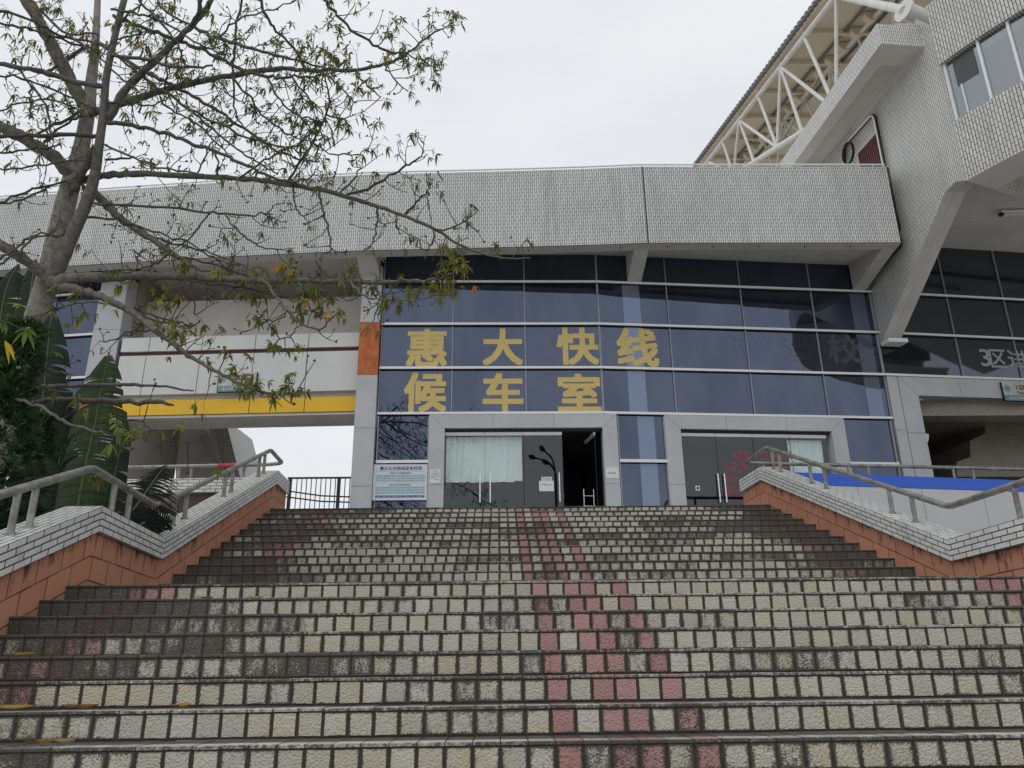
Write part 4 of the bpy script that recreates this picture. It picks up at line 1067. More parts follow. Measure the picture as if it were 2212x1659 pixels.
# ================================================================== kapok tree, traced limb by limb at its own distance
rt = random.Random(21)
def depth(p): return p.dot(FW)
def limb3(pts, y0, y1, bow=0.):
    """pts (px x, px y, px width) -> 3D points and radii, running from distance y0 to y1"""
    C = crom(pts, 5); o = []; r = []; n = len(C)
    for i, (x, y, w) in enumerate(C):
        k = i/(n-1); Y = y0+(y1-y0)*k+bow*math.sin(math.pi*k)
        p = atY(x, y, Y); o.append(p); r.append(max(.0035, .5*w*depth(p)/F))
    return o, r
LIMBS = {}
def L(name, pts, y0, y1, kind='branch', bow=0.): LIMBS[name] = (pts, y0, y1, kind, bow)
L('t1', [(-30, 1120, 35.2), (10, 960, 37.0), (35, 845, 37.0), (67, 713, 39.6), (98, 622, 45.8), (123, 522, 44.0), (148, 416, 38.7), (176, 317, 31.7), (190, 240, 28.2), (198, 169, 22.0), (206, 95, 16.7), (211, 0, 12.3), (214, -70, 10.6)], 8.3, 8.7, 'trunk')
L('t2', [(108, 608, 32.6), (128, 572, 31.1), (159, 501, 26.6), (190, 430, 23.7), (206, 372, 20.7), (215, 307, 17.8), (224, 240, 16.3), (230, 165, 14.8), (250, 70, 13.3), (268, 0, 12.6), (285, -70, 11.1)], 8.25, 7.7, 'trunk')
L('b1', [(150, 376, 27), (116, 339, 27), (53, 300, 25), (0, 272, 24), (-60, 245, 22)], 8.45, 8.0)
L('b2', [(188, 236, 26), (166, 198, 27), (141, 152, 26), (116, 106, 25), (88, 53, 23), (56, 0, 23), (35, -45, 22)], 8.6, 8.0)
L('b3', [(228, 187, 11), (176, 180, 11), (106, 159, 11), (50, 146, 10), (-10, 136, 9)], 7.9, 7.2)
L('b4', [(214, 293, 9), (106, 293, 9), (0, 295, 8), (-40, 296, 8)], 8.0, 7.4)
L('b5', [(160, 400, 14), (192, 386, 14), (247, 376, 14), (317, 377, 13), (423, 381, 12), (529, 386, 11), (617, 397, 10), (705, 413, 10), (780, 434, 9), (866, 464, 8), (943, 496, 7), (993, 529, 5.5), (1070, 555, 4), (1145, 557, 2.5)], 8.4, 7.6)
L('b5a', [(742, 425, 6), (809, 399, 5.5), (859, 370, 5), (901, 346, 4), (917, 326, 2.5)], 7.95, 7.7)
L('b5b', [(735, 420, 4.5), (765, 385, 4), (780, 362, 3)], 7.95, 7.9)
L('b5c', [(868, 466, 5), (901, 436, 4.5), (918, 418, 4), (929, 400, 2.5)], 7.85, 7.6)
L('b5d', [(930, 492, 4), (960, 496, 3.5), (986, 487, 3.5), (1017, 467, 2.5)], 7.75, 7.5)
L('b5e', [(816, 450, 4.5), (815, 476, 4), (806, 519, 3.5), (797, 533, 2.5)], 7.95, 7.8)
L('b5f', [(858, 462, 3.5), (858, 490, 3), (864, 505, 2.5)], 7.85, 7.8)
L('b5g', [(936, 496, 4), (933, 525, 3.5), (922, 541, 2.5)], 7.75, 7.6)
L('b5h', [(689, 410, 6), (695, 440, 5), (709, 495, 4.5), (716, 540, 3.5)], 8.0, 7.8)
L('b5i', [(633, 400, 4.5), (640, 450, 3.5), (662, 475, 2.5)], 8.05, 7.9)
L('b6', [(160, 412, 17.6), (171, 385, 16.0), (190, 350, 15.2), (206, 316, 14.4)], 8.35, 8.05)
L('b7', [(232, 262, 17), (268, 198, 16), (317, 148, 15), (370, 99, 13), (416, 53, 12), (452, 7, 11), (470, -35, 10)], 8.0, 7.3)
L('b7a', [(413, 56, 9), (429, 28, 9), (433, -20, 8)], 7.45, 7.2)
L('b7b', [(411, 56, 5), (353, 21, 5), (335, -15, 4)], 7.5, 7.8)
L('b7c', [(418, 56, 8), (469, 83, 7.5), (522, 99, 7), (579, 116, 6), (653, 134, 4.5), (700, 148, 3)], 7.45, 7.0)
L('b8', [(196, 246, 16), (247, 229, 15), (300, 212, 14), (353, 196, 13.5), (406, 182, 13), (459, 171, 12), (522, 159, 11), (600, 148, 10), (650, 150, 9), (720, 152, 8), (790, 148, 7), (850, 132, 6), (890, 108, 5), (930, 75, 4), (965, 58, 2.5)], 8.5, 7.4)
L('b8a', [(700, 0, 6.5), (740, 45, 6), (790, 85, 5.5), (830, 108, 5), (870, 116, 4), (915, 130, 2.5)], 7.0, 7.5)
L('b8b', [(700, -10, 6), (690, -40, 6)], 7.0, 6.9)
L('b8c', [(660, 158, 5), (640, 110, 5.5), (605, 75, 6), (575, 35, 6.5), (560, -10, 7)], 7.9, 7.3)
L('b8d', [(505, 170, 5.5), (505, 120, 5), (510, 60, 5), (522, 0, 5), (526, -20, 5)], 8.0, 7.5)
L('b8e', [(505, 165, 5), (505, 220, 4.5), (515, 262, 4), (538, 285, 3)], 8.0, 7.8)
L('b8f', [(830, 140, 4), (850, 170, 3.5), (880, 196, 2.5)], 7.5, 7.3)
L('b8g', [(770, 150, 4), (790, 180, 3.5), (822, 210, 2.5)], 7.6, 7.4)
L('b8h', [(698, 155, 4), (740, 192, 3.5), (770, 222, 2.5)], 7.7, 7.5)
L('b9', [(246, 34, 8.5), (317, 63, 8), (370, 83, 8), (423, 102, 7.5), (476, 127, 7), (529, 152, 7), (579, 166, 6.5), (625, 168, 5), (690, 163, 3.5), (760, 146, 2.5)], 7.8, 7.2)
L('b10', [(232, 116, 7), (317, 130, 7), (395, 146, 6), (459, 141, 4)], 7.85, 7.3)
L('b11', [(208, 90, 10), (268, 130, 9), (335, 166, 8.5), (370, 183, 8), (413, 205, 7.5), (459, 233, 7), (529, 279, 6), (600, 326, 5), (660, 344, 4), (690, 350, 3)], 8.6, 7.6)
L('b12', [(254, 120, 6), (317, 173, 6), (370, 208, 6), (416, 243, 5.5), (455, 275, 5), (510, 320, 4.5), (555, 352, 4), (600, 375, 3)], 8.1, 7.6)
L('b13', [(226, 264, 9), (300, 272, 8.5), (370, 293, 8), (423, 314, 7.5), (476, 332, 7), (522, 353, 7), (579, 381, 6), (628, 393, 5), (665, 386, 3.5), (688, 360, 2.5)], 7.95, 7.3)
L('b14', [(219, 307, 5), (289, 342, 5), (353, 363, 4.5), (423, 374, 3.5)], 8.0, 7.6)
L('b14b', [(228, 345, 5), (290, 342, 4), (340, 356, 3.5)], 8.1, 8.4)
L('b15', [(196, 408, 17), (230, 440, 17), (265, 476, 16), (317, 508, 14), (353, 533, 12), (395, 561, 10), (430, 580, 6), (470, 592, 3)], 8.3, 7.7)
L('b15b', [(372, 545, 6), (330, 570, 5), (280, 585, 4), (225, 590, 3)], 7.9, 7.6)
L('b16', [(203, 439, 5.5), (300, 446, 5.5), (388, 452, 5), (459, 460, 5), (529, 466, 4), (579, 457, 3), (600, 440, 2)], 8.1, 7.5)
L('b16b', [(487, 464, 4.5), (529, 512, 4), (564, 533, 3.5), (617, 540, 2.5)], 7.6, 7.5)
L('b16c', [(455, 460, 4), (420, 500, 3.5), (395, 530, 3)], 7.6, 7.8)
L('b17', [(185, 469, 5), (247, 473, 4.5), (317, 494, 4.5), (388, 519, 4), (459, 547, 3.5), (530, 575, 3)], 8.2, 7.7)
L('b17b', [(320, 508, 4), (390, 530, 4), (450, 548, 4), (500, 585, 3.5), (560, 605, 3)], 8.0, 7.9)
L('b18', [(112, 613, 27), (135, 606, 26), (170, 600, 24), (247, 597, 21), (317, 595, 18), (423, 599, 15.5), (529, 606, 13.5), (635, 607, 12), (730, 607, 10.5), (800, 609, 9.5), (883, 608, 8), (922, 607, 6.5), (950, 601, 5), (979, 589, 4), (995, 578, 2.5)], 8.25, 7.2)
L('b19', [(118, 625, 24), (138, 620, 20), (176, 629, 19), (212, 639, 16), (247, 653, 15), (293, 678, 13), (328, 710, 11.5), (374, 742, 10), (416, 773, 9), (455, 795, 8), (501, 819, 7), (543, 840, 5.5), (586, 849, 4.5), (635, 854, 3)], 8.25, 7.0)
L('b20', [(102, 605, 22), (80, 582, 21), (53, 562, 20), (20, 540, 20), (-25, 515, 20)], 8.3, 7.9)
L('b21', [(250, 655, 5), (317, 686, 4.5), (370, 699, 4), (416, 703, 3), (430, 695, 2)], 7.9, 7.6)
L('b21b', [(245, 656, 4), (300, 672, 4), (360, 690, 3.5), (405, 700, 3)], 7.9, 8.1)
L('b22', [(235, 655, 4), (176, 655, 3.5), (123, 664, 3)], 7.9, 8.0)
L('b22b', [(330, 712, 4), (280, 718, 3.5), (240, 736, 3), (212, 741, 2)], 7.8, 7.9)
L('b23', [(566, 602, 7), (600, 643, 6.5), (628, 678, 6), (653, 699, 5.5), (691, 710, 4.5), (712, 692, 3.5), (724, 680, 2.5)], 7.6, 7.1)
L('b23b', [(645, 610, 6), (660, 650, 5.5), (677, 672, 4), (710, 678, 2.5)], 7.5, 7.3)
L('b23c', [(622, 672, 4), (600, 690, 3.5), (560, 692, 2.5)], 7.35, 7.3)
L('b23d', [(650, 698, 3.5), (630, 722, 3), (600, 735, 2.5)], 7.3, 7.2)
L('b24', [(758, 610, 5.5), (781, 635, 5), (813, 647, 4.5), (876, 647, 4), (922, 642, 3.5), (950, 631, 2.5)], 7.4, 7.0)
L('b24b', [(812, 612, 4), (818, 640, 3.5), (815, 668, 3), (803, 700, 2)], 7.35, 7.2)
L('b24c', [(780, 634, 3.5), (760, 648, 3), (725, 640, 2.5), (690, 622, 2)], 7.4, 7.5)
L('b25', [(30, 880, 10), (88, 867, 12), (176, 865, 13), (282, 869, 11), (340, 869, 10), (374, 875, 5)], 8.1, 7.3)
L('b26', [(48, 866, 16), (70, 850, 15), (88, 838, 13), (141, 833, 9), (247, 830, 7.5), (317, 832, 6), (380, 838, 4.5), (418, 844, 3)], 8.2, 7.6)
L('b27', [(-30, 838, 7), (0, 849, 7), (71, 872, 7), (123, 900, 6), (152, 918, 6), (198, 930, 5), (247, 939, 4), (293, 943, 2.5)], 7.2, 7.0)
L('b28', [(10, 800, 5), (88, 798, 5), (134, 805, 4.5), (159, 809, 3)], 7.6, 7.4)
L('b28b', [(30, 806, 5), (75, 830, 4.5), (120, 845, 4), (158, 846, 3)], 7.6, 7.5)
L('b29', [(-20, 825, 9), (10, 815, 8), (28, 803, 6)], 7.4, 7.6)
L('b30', [(265, 905, 4), (305, 910, 3.5), (330, 925, 3.5), (374, 953, 3), (420, 955, 2.5), (442, 942, 2)], 7.8, 7.6)
L('b31', [(95, 1071, 4), (140, 1074, 4), (175, 1060, 3), (200, 1035, 2)], 7.9, 7.8)
L('b32', [(-10, 48, 5), (60, 62, 5), (150, 92, 5), (210, 108, 4)], 7.6, 8.3)
L('b33', [(66, 0, 6), (120, 55, 6), (190, 105, 5), (240, 150, 4.5), (300, 200, 4)], 8.0, 7.5)
L('b34', [(-10, 162, 4.5), (60, 172, 4.5), (140, 205, 4), (215, 245, 4)], 7.4, 7.9)
L('b35', [(-10, 365, 4), (60, 362, 4), (150, 345, 4), (200, 352, 4)], 7.5, 7.9)
L('b36', [(66, 186, 5), (66, 225, 4.5), (68, 255, 4)], 7.6, 7.7)
L('b37', [(100, 155, 6), (140, 130, 7), (190, 98, 8)], 8.2, 8.6)
L('b38', [(60, 300, 5), (130, 265, 6), (175, 238, 7)], 8.0, 8.5)
L('b39', [(148, 80, 4.5), (110, 78, 4.5), (60, 60, 4)], 8.1, 7.7)
L('b40', [(0, 440, 4), (60, 425, 4), (130, 395, 4.5)], 7.9, 8.3)
L('b41', [(-10, 575, 5), (40, 545, 5), (70, 515, 4.5), (130, 510, 3.5)], 7.7, 8.1)
L('b42', [(620, 396, 5), (660, 330, 5.5), (690, 280, 5), (712, 225, 4.5), (700, 150, 3)], 7.9, 7.4)
L('b42b', [(706, 248, 4), (740, 256, 3), (768, 248, 2)], 7.6, 7.4)
L('b42c', [(672, 308, 4), (710, 330, 3), (765, 335, 3), (792, 326, 2)], 7.7, 7.5)
L('b43', [(395, 555, 4), (470, 575, 4), (540, 600, 3.5), (600, 622, 3)], 8.1, 8.3)
L('b44', [(380, 600, 4), (440, 612, 4), (520, 620, 4), (600, 640, 3), (640, 652, 2)], 7.7, 8.2)
L('b45', [(395, 600, 4), (415, 640, 3.5), (422, 680, 3)], 7.7, 7.9)
L('b46', [(250, 60, 5), (300, 10, 5), (330, -20, 5)], 7.8, 7.4)
L('b47', [(470, 80, 4), (520, 40, 4), (590, 20, 3), (640, 0, 3)], 7.2, 7.0)
for k, (pp5, ya, yb) in enumerate([
    ([(390, 224, 5), (455, 258, 5), (520, 290, 4.5), (585, 312, 4), (644, 327, 3), (674, 336, 2)], 8.0, 7.5), ([(350, 222, 5), (390, 248, 4.5), (435, 275, 4), (490, 333, 3)], 8.1, 7.9),
    ([(505, 169, 5), (540, 212, 5), (572, 254, 4.5), (620, 290, 4), (662, 305, 3), (693, 315, 2)], 7.9, 7.3), ([(472, 172, 4), (496, 206, 3.5), (529, 224, 2.5)], 7.9, 7.7),
    ([(575, 166, 5), (608, 218, 4.5), (641, 248, 4), (693, 266, 2.5)], 7.8, 7.4), ([(626, 160, 4.5), (662, 206, 4), (693, 239, 3), (700, 262, 2)], 7.7, 7.3),
    ([(520, 384, 5), (572, 345, 4.5), (620, 324, 4), (650, 305, 3.5), (683, 275, 2.5)], 7.9, 7.5), ([(426, 375, 4), (447, 324, 3.5), (463, 305, 2.5)], 8.2, 8.0), ([(472, 377, 4), (469, 345, 3.5), (458, 321, 2.5)], 8.1, 8.0),
    ([(95, 307, 5), (141, 268, 5), (176, 250, 5)], 8.2, 8.4), ([(120, 81, 4), (169, 74, 4), (212, 76, 4)], 8.0, 7.9), ([(254, 85, 4), (300, 74, 3.5), (339, 71, 2.5)], 7.8, 7.6),
    ([(226, 219, 4), (282, 226, 4), (328, 226, 3.5), (370, 212, 2.5)], 7.9, 7.6), ([(0, 437, 5), (70, 409, 5), (141, 391, 4.5)], 7.8, 8.3), ([(0, 560, 5), (40, 530, 5), (78, 508, 4.5), (145, 510, 3.5)], 7.8, 8.2),
    ([(-5, 20, 6), (60, 40, 5.5), (130, 75, 5), (200, 92, 5)], 7.8, 8.3), ([(240, 20, 5), (300, 30, 5), (360, 52, 4.5), (430, 96, 4), (490, 118, 3)], 7.7, 7.4), ([(300, 0, 5), (345, 45, 5), (380, 92, 4.5), (400, 140, 4)], 7.5, 7.6),
    ([(355, 198, 4.5), (360, 150, 4), (352, 110, 3)], 8.1, 7.9), ([(30, 140, 5), (75, 190, 5), (100, 235, 4.5), (112, 300, 4)], 7.7, 7.8), ([(-5, 240, 4), (50, 222, 4), (110, 215, 4), (165, 232, 4)], 7.7, 8.2), ([(0, 330, 4), (70, 322, 4), (130, 312, 3.5)], 7.7, 8.0)]):
    L('c%d' % k, pp5, ya, yb)
tree = thing('kapok_tree', 'tall bare-limbed kapok tree with sparse drooping leaves in front of the fascia', 'tree')
trunk = MB(); built = {}
tips = []
DARKEN = {}
for nm, (pts, y0, y1, kind, bow) in LIMBS.items():
    P, Rr = limb3(pts, y0, y1, bow); big = pts[0][2] > 10
    if kind == 'branch':      # slight knobbly irregularity
        for i in range(1, len(P)-1):
            P[i] = P[i]+Vector((rt.gauss(0, 1), rt.gauss(0, 1), rt.gauss(0, 1)))*(.006 if big else .010)
            Rr[i] *= rt.uniform(.9, 1.14)
    built[nm] = (P, Rr, pts)
    tone = 1.95 if kind == 'trunk' else rt.uniform(.6, .95) if not big else rt.uniform(.95, 1.3)
    if nm in ('b24', 'b23', 'b27', 'b28', 'b28b'): tone = 1.25
    if nm == 't2': tone = 1.15
    c = (tone, tone, tone*.97, 1)
    if kind == 'trunk': trunk.tube(P, Rr, 14, col=c)
    else:
        b = MB(); b.tube(P, Rr, 9 if big else 6, col=c); b.build('branch', M['bark'], tree)
trunk.build('trunk', M['bark'], tree)
# ---- twigs and palmate leaves
twig, leaves = MB(), MB()
def leafcol():
    q = rt.random()
    if q < .016: return (.42, .20, .03, 1)
    if q < .05: return (.36, .29, .05, 1)
    g = rt.uniform(.75, 1.2)
    return (.125*g*rt.uniform(.9, 1.25), .150*g, .042*g, 1)
def leaflet(p, d, ln, wd, col):
    """one drooping lance-shaped leaflet from p along d"""
    d = d.normalized(); s = d.cross(Vector((rt.gauss(0, .35), rt.gauss(0, .35), 1)))
    if s.length < .05: s = Vector((1, 0, 0))
    s.normalize(); up = s.cross(d)
    pr = []
    for k, wv in ((0, .04), (.35, 1.), (.68, .78), (1, .02)):
        c = p+d*(ln*k)+Vector((0, 0, -1))*(ln*.55*k*k); pr.append((c-s*wd*wv*.5, c+up*wd*.10*wv, c+s*wd*wv*.5))
    for a, b in zip(pr, pr[1:]):
        leaves.face((a[0], b[0], b[1], a[1]), col=col, smooth=True); leaves.face((a[1], b[1], b[2], a[2]), col=col, smooth=True)
def palmate(p, out, sz=1., fixed=None):
    out = out.normalized(); pet = out+Vector((rt.gauss(0, .5), rt.gauss(0, .5), rt.uniform(-.2, .7))); pet.normalize()
    ln = rt.uniform(.06, .14)*sz; sz *= rt.choice((.6, .8, .95, 1.1)); e = p+pet*ln+Vector((0, 0, -.02))
    twig.tube([p, p+pet*ln*.6+Vector((0, 0, .01)), e], [.0022, .0018, .0015], 3, cap=False, col=(.55, .65, .35, 1))
    n = rt.choice((4, 5, 5, 6, 7)); col = fixed or leafcol(); wf = 1.5 if (p.z < 7.0*p.y/13.2 or fixed) else 1.
    if wf > 1 and not fixed: col = (col[0]*1.35, col[1]*1.25, col[2], 1)
    ax = (pet+Vector((0, 0, -.35))).normalized()
    a = ax.cross(Vector((0, 0, 1)));  a = a.normalized() if a.length > .1 else Vector((1, 0, 0)); b = a.cross(ax)
    ph = rt.uniform(0, 6.28)
    for k in range(n):
        t = ph+2*math.pi*k/n; d = ax*.55+(a*math.cos(t)+b*math.sin(t))+Vector((0, 0, -.36))
        c = tuple(x*rt.uniform(.85, 1.15) for x in col[:3])+(1,)
        leaflet(e, d, rt.uniform(.072, .11)*sz, rt.uniform(.018, .026)*sz*wf, c)
def cluster(p, d, n, sz=1., fixed=None):
    for _ in range(n): palmate(p+Vector((rt.gauss(0, .012), rt.gauss(0, .012), rt.gauss(0, .012))), d+Vector((rt.gauss(0, .6), rt.gauss(0, .6), rt.gauss(.1, .5))), sz, fixed)
def knob(p):
    for _ in range(rt.choice((1, 2, 3))):
        q = p+Vector((rt.gauss(0, .008), rt.gauss(0, .008), rt.gauss(0, .008)))
        d = Vector((rt.gauss(0, 1), rt.gauss(0, 1), rt.gauss(.6, 1))).normalized()
        twig.tube([q-d*.004, q+d*.010, q+d*.022], [.004, .0085, .003], 5, col=(.45, .43, .4, 1))
def grow(p, d, ln, r, leafy, lvl=0):
    """a crooked twig that turns upward, ends in leaves or a bud"""
    n = 5; q = [p]; rr = [r]; dd = d.normalized()
    for k in range(n):
        dd = (dd+Vector((rt.gauss(0, .16), rt.gauss(0, .16), .12+rt.gauss(0, .14)))).normalized(); q.append(q[-1]+dd*ln/n); rr.append(max(.003, r*(1-.5*(k+1)/n)))
        if lvl == 0 and k in (1, 2, 3) and rt.random() < .42:
            s = (dd+Vector((rt.gauss(0, .9), rt.gauss(0, .6), rt.gauss(0, .9)))).normalized(); grow(q[-1], s, ln*rt.uniform(.25, .55), r*.7, leafy, 1)
    twig.tube(q, rr, 5, col=(.5, .48, .44, 1))
    if rt.random() < leafy*.8: cluster(q[-1], dd, rt.choice((1, 2, 2, 3)))
    else: knob(q[-1])
for nm, (P, Rr, pts) in built.items():
    L_ = sum((b-a).length for a, b in zip(P, P[1:])); acc = 0; nxt = rt.uniform(.1, .3); low_ = nm in ('b18', 'b19', 'b23', 'b24', 'b21', 'b44', 'b43')
    for i in range(1, len(P)):
        acc += (P[i]-P[i-1]).length
        if acc > nxt and pts[0][2] < 30 and nm not in ('b25', 'b26', 'b28', 'b31', 'b6'):
            nxt = acc+rt.uniform(.08, .24)
            if Rr[i] > .05 and rt.random() < .6: continue
            t = (P[i]-P[i-1]).normalized()
            side = t.cross(Vector((rt.gauss(0, .5), 1, rt.gauss(0, .5)))).normalized()*rt.choice((-1, 1))
            d = (t*rt.uniform(.1, .9)+side+Vector((0, rt.gauss(0, .35), 0))).normalized()
            sx, sy = pts[min(len(pts)-1, i//5)][:2]
            lf = .46 if sy < 340 else .18
            if low_: lf = .40
            if nm.startswith('b5'): lf = .10
            grow(P[i], d, rt.uniform(.12, .42), .0065, lf)
    if Rr[-1] < .02 and nm not in ('b25', 'b26', 'b28', 'b28b', 'b29'):
        d = (P[-1]-P[-2]).normalized()
        if rt.random() < (.85 if nm not in ('b16', 'b17', 'b30', 'b5h', 'b5e') else .2): cluster(P[-1], d, rt.choice((2, 2, 3)))
        else: knob(P[-1])
# foliage gathered where the photo shows it
CL = [(20, 60, 4), (45, 95, 5), (25, 130, 5), (60, 120, 4), (12, 30, 3), (80, 70, 3), (110, 30, 4), (130, 22, 4), (160, 15, 3), (285, 40, 3), (340, 60, 3), (300, 85, 3), (265, 90, 4), (60, 240, 3), (90, 225, 3), (105, 190, 2), (350, 10, 5), (370, 22, 4), (330, 25, 3), (330, 95, 3), (440, 95, 2), (455, 110, 4), (460, 130, 3), (400, 260, 4), (350, 215, 4), (365, 235, 4), (320, 215, 4), (385, 225, 3), (420, 255, 4), (455, 225, 3), (470, 200, 3), (555, 190, 3), (600, 195, 4), (640, 215, 5), (660, 190, 6), (690, 165, 6), (720, 140, 6), (700, 130, 6), (740, 125, 5), (660, 130, 5), (640, 135, 4), (725, 180, 5), (760, 165, 4), (655, 235, 6), (640, 260, 5), (680, 255, 5), (720, 250, 4), (745, 275, 4), (750, 300, 3), (735, 290, 3), (600, 290, 4), (580, 315, 4), (610, 335, 4), (560, 330, 3), (640, 320, 4), (660, 300, 3), (550, 130, 3), (600, 120, 3), (620, 75, 3), (680, 85, 4), (730, 85, 5), (710, 65, 5), (640, 85, 3), (720, 5, 3), (705, 20, 2), (770, 15, 3), (840, 55, 3), (870, 65, 4), (850, 90, 4), (925, 70, 3), (900, 130, 3), (935, 130, 4), (965, 135, 5), (950, 145, 4), (905, 145, 3), (870, 155, 3), (930, 180, 5), (950, 185, 4), (910, 175, 3), (975, 50, 6), (985, 65, 5), (960, 45, 4), (940, 35, 3), (690, 388, 6), (700, 395, 5), (680, 372, 3), (820, 320, 4), (860, 318, 3), (905, 310, 4), (770, 360, 3), (1020, 465, 5), (1000, 478, 3), (925, 395, 4), (885, 410, 3), (1130, 535, 3), (945, 545, 4), (900, 540, 3), (995, 540, 5), (1000, 560, 6), (985, 575, 6), (960, 600, 6), (970, 625, 6), (945, 620, 6), (930, 650, 5), (900, 640, 5), (880, 620, 5), (850, 665, 5), (860, 655, 5), (830, 625, 4), (800, 625, 4), (810, 665, 3), (620, 585, 4), (700, 560, 5), (740, 585, 5), (750, 610, 4), (690, 600, 3), (560, 600, 4), (480, 585, 4), (390, 575, 4), (345, 548, 5), (320, 552, 5), (365, 550, 4), (530, 640, 3), (560, 650, 4), (580, 625, 4), (635, 680, 4), (660, 665, 5), (690, 650, 4), (720, 665, 5), (660, 640, 4), (580, 720, 4), (600, 755, 3), (640, 760, 3), (620, 770, 2), (370, 728, 4), (410, 730, 4), (395, 750, 3), (430, 795, 3), (500, 780, 4), (510, 800, 3), (490, 825, 4), (545, 845, 4), (570, 865, 5), (600, 870, 4), (620, 850, 5), (640, 840, 5), (650, 855, 4), (160, 665, 3), (190, 690, 3), (160, 710, 3), (250, 590, 4), (280, 630, 3), (340, 630, 4), (300, 690, 3), (90, 380, 3), (95, 420, 3), (20, 360, 3), (40, 385, 3), (15, 200, 4), (130, 145, 3), (160, 130, 3), (15, 260, 3), (110, 320, 3), (25, 440, 3), (200, 555, 3)]
for x, y, n in CL:
    Y = rt.uniform(7.0, 8.4) if not (x < 60 and 680 < y < 760) else 5.6
    # hang it from the nearest limb by a short shoot, at that limb's own distance
    r0 = ray(x, y-8).normalized(); best = None
    for nm, (P, Rr, pts) in built.items():
        for q in P:
            d = (q-r0*q.dot(r0)).length
            if Rr[0] < .08 and (best is None or d < best[0]): best = (d, q)
    q = best[1]; p = atY(x+rt.uniform(-5, 5), y-8+rt.uniform(-5, 5), q.y+rt.uniform(-.12, .12)); v = p-q
    if v.length > .42: p = q+v*(.42/v.length); v = p-q
    k = Vector((rt.gauss(0, .15), rt.gauss(0, .2), rt.gauss(0, .15)))*v.length
    twig.tube([q, q+v*.35+k, q+v*.75+k*.6, p], [.0065, .0055, .0045, .0035], 5, col=(.5, .48, .44, 1))
    cluster(p, Vector((rt.gauss(0, .5), rt.gauss(0, .5), .2)), max(1, round(n*(1.05 if x > 540 and y < 360 else .8))))
for x, y, Y, n in ((245, 938, 7.0, 3), (222, 928, 7.0, 2), (30, 690, 6.0, 2), (8, 712, 6.0, 2), (48, 715, 6.0, 1)):
    p = atY(x, y-6, Y); q = built['b27' if x > 100 else 't1'][0]; q = min(q, key=lambda v: (v-p).length)
    if x > 100: twig.tube([q, p], [.006, .004], 4, col=(.9, .85, .8, 1))
    else: e = atY(-60, 690, Y); twig.tube([e, (e+p)/2+Vector((0, 0, .04)), p], [.007, .006, .004], 5, col=(.6, .6, .5, 1))
    cluster(p, Vector((.4, 0, .1)), n, 1.25, (.17, .24, .055, 1))
p = atY(10, 735, 6.0)
for k in range(2): leaflet(p, Vector((.3+.3*k, 0, -.5)), .16, .05, (.62, .46, .03, 1))
tw = twig.build('twigs', M['bark'], tree); tw['kind'] = 'stuff'
cr = leaves.build('foliage', M['leaf'], tree); cr['kind'] = 'stuff'
rest(tree)

# ================================================================== shrubs and banana plants behind the left wall
def shrub(name, label, cx, cy, z0, z1, rad, n, seed):
    t = thing(name, label, 'shrub'); r = random.Random(seed)
    mb = MB()
    for k in range(n):
        h = r.random()**.8; z = z0+(z1-z0)*h; rr = rad*(1-.78*h**1.5)*(.8+.2*math.sin(h*17+seed)); a = r.uniform(0, 6.283); q = rr*r.uniform(.55, 1.05)
        c = Vector((cx+q*math.cos(a), cy+q*math.sin(a), z)); out_ = Vector((math.cos(a), math.sin(a), .75+r.gauss(0, .3))).normalized()
        g = r.uniform(.55, 1.35); col = (.034*g, .078*g, .024*g, 1)
        for m in range(26):
            d = (out_+Vector((r.gauss(0, .55), r.gauss(0, .55), r.gauss(0, .45)))).normalized(); ln = r.uniform(.05, .12); w = r.uniform(.006, .012)
            s = d.cross(Vector((r.gauss(0, 1), r.gauss(0, 1), r.gauss(0, 1)))).normalized()*w
            p = c+d*r.uniform(0, .07); mb.face((p-s, p+d*ln*.5-s*1.3, p+d*ln, p+d*ln*.5+s*1.3), col=col)
    mb.build('crown', M['needle'], t)
    tk = MB(); tk.tube([(cx, cy, -EYE-.05), (cx, cy, z0+.6*(z1-z0))], [.08, .03], 8, col=(.6, .55, .5, 1)); tk.build('trunk', M['bark'], t); rest(t)
p = atY(5, 960, 7.2); shrub('conifer_shrub', 'dark green feathery conifer shrub at the left edge', p.x-.1, 7.3, -1.2, atY(0, 705, 7.3).z, .62, 620, 3)
p = atY(75, 1000, 7.9); shrub('conifer_shrub', 'lower dark conifer shrub between the trunk and the pipe rail', p.x-.05, 7.9, -1.2, atY(70, 900, 7.9).z, .42, 330, 5)

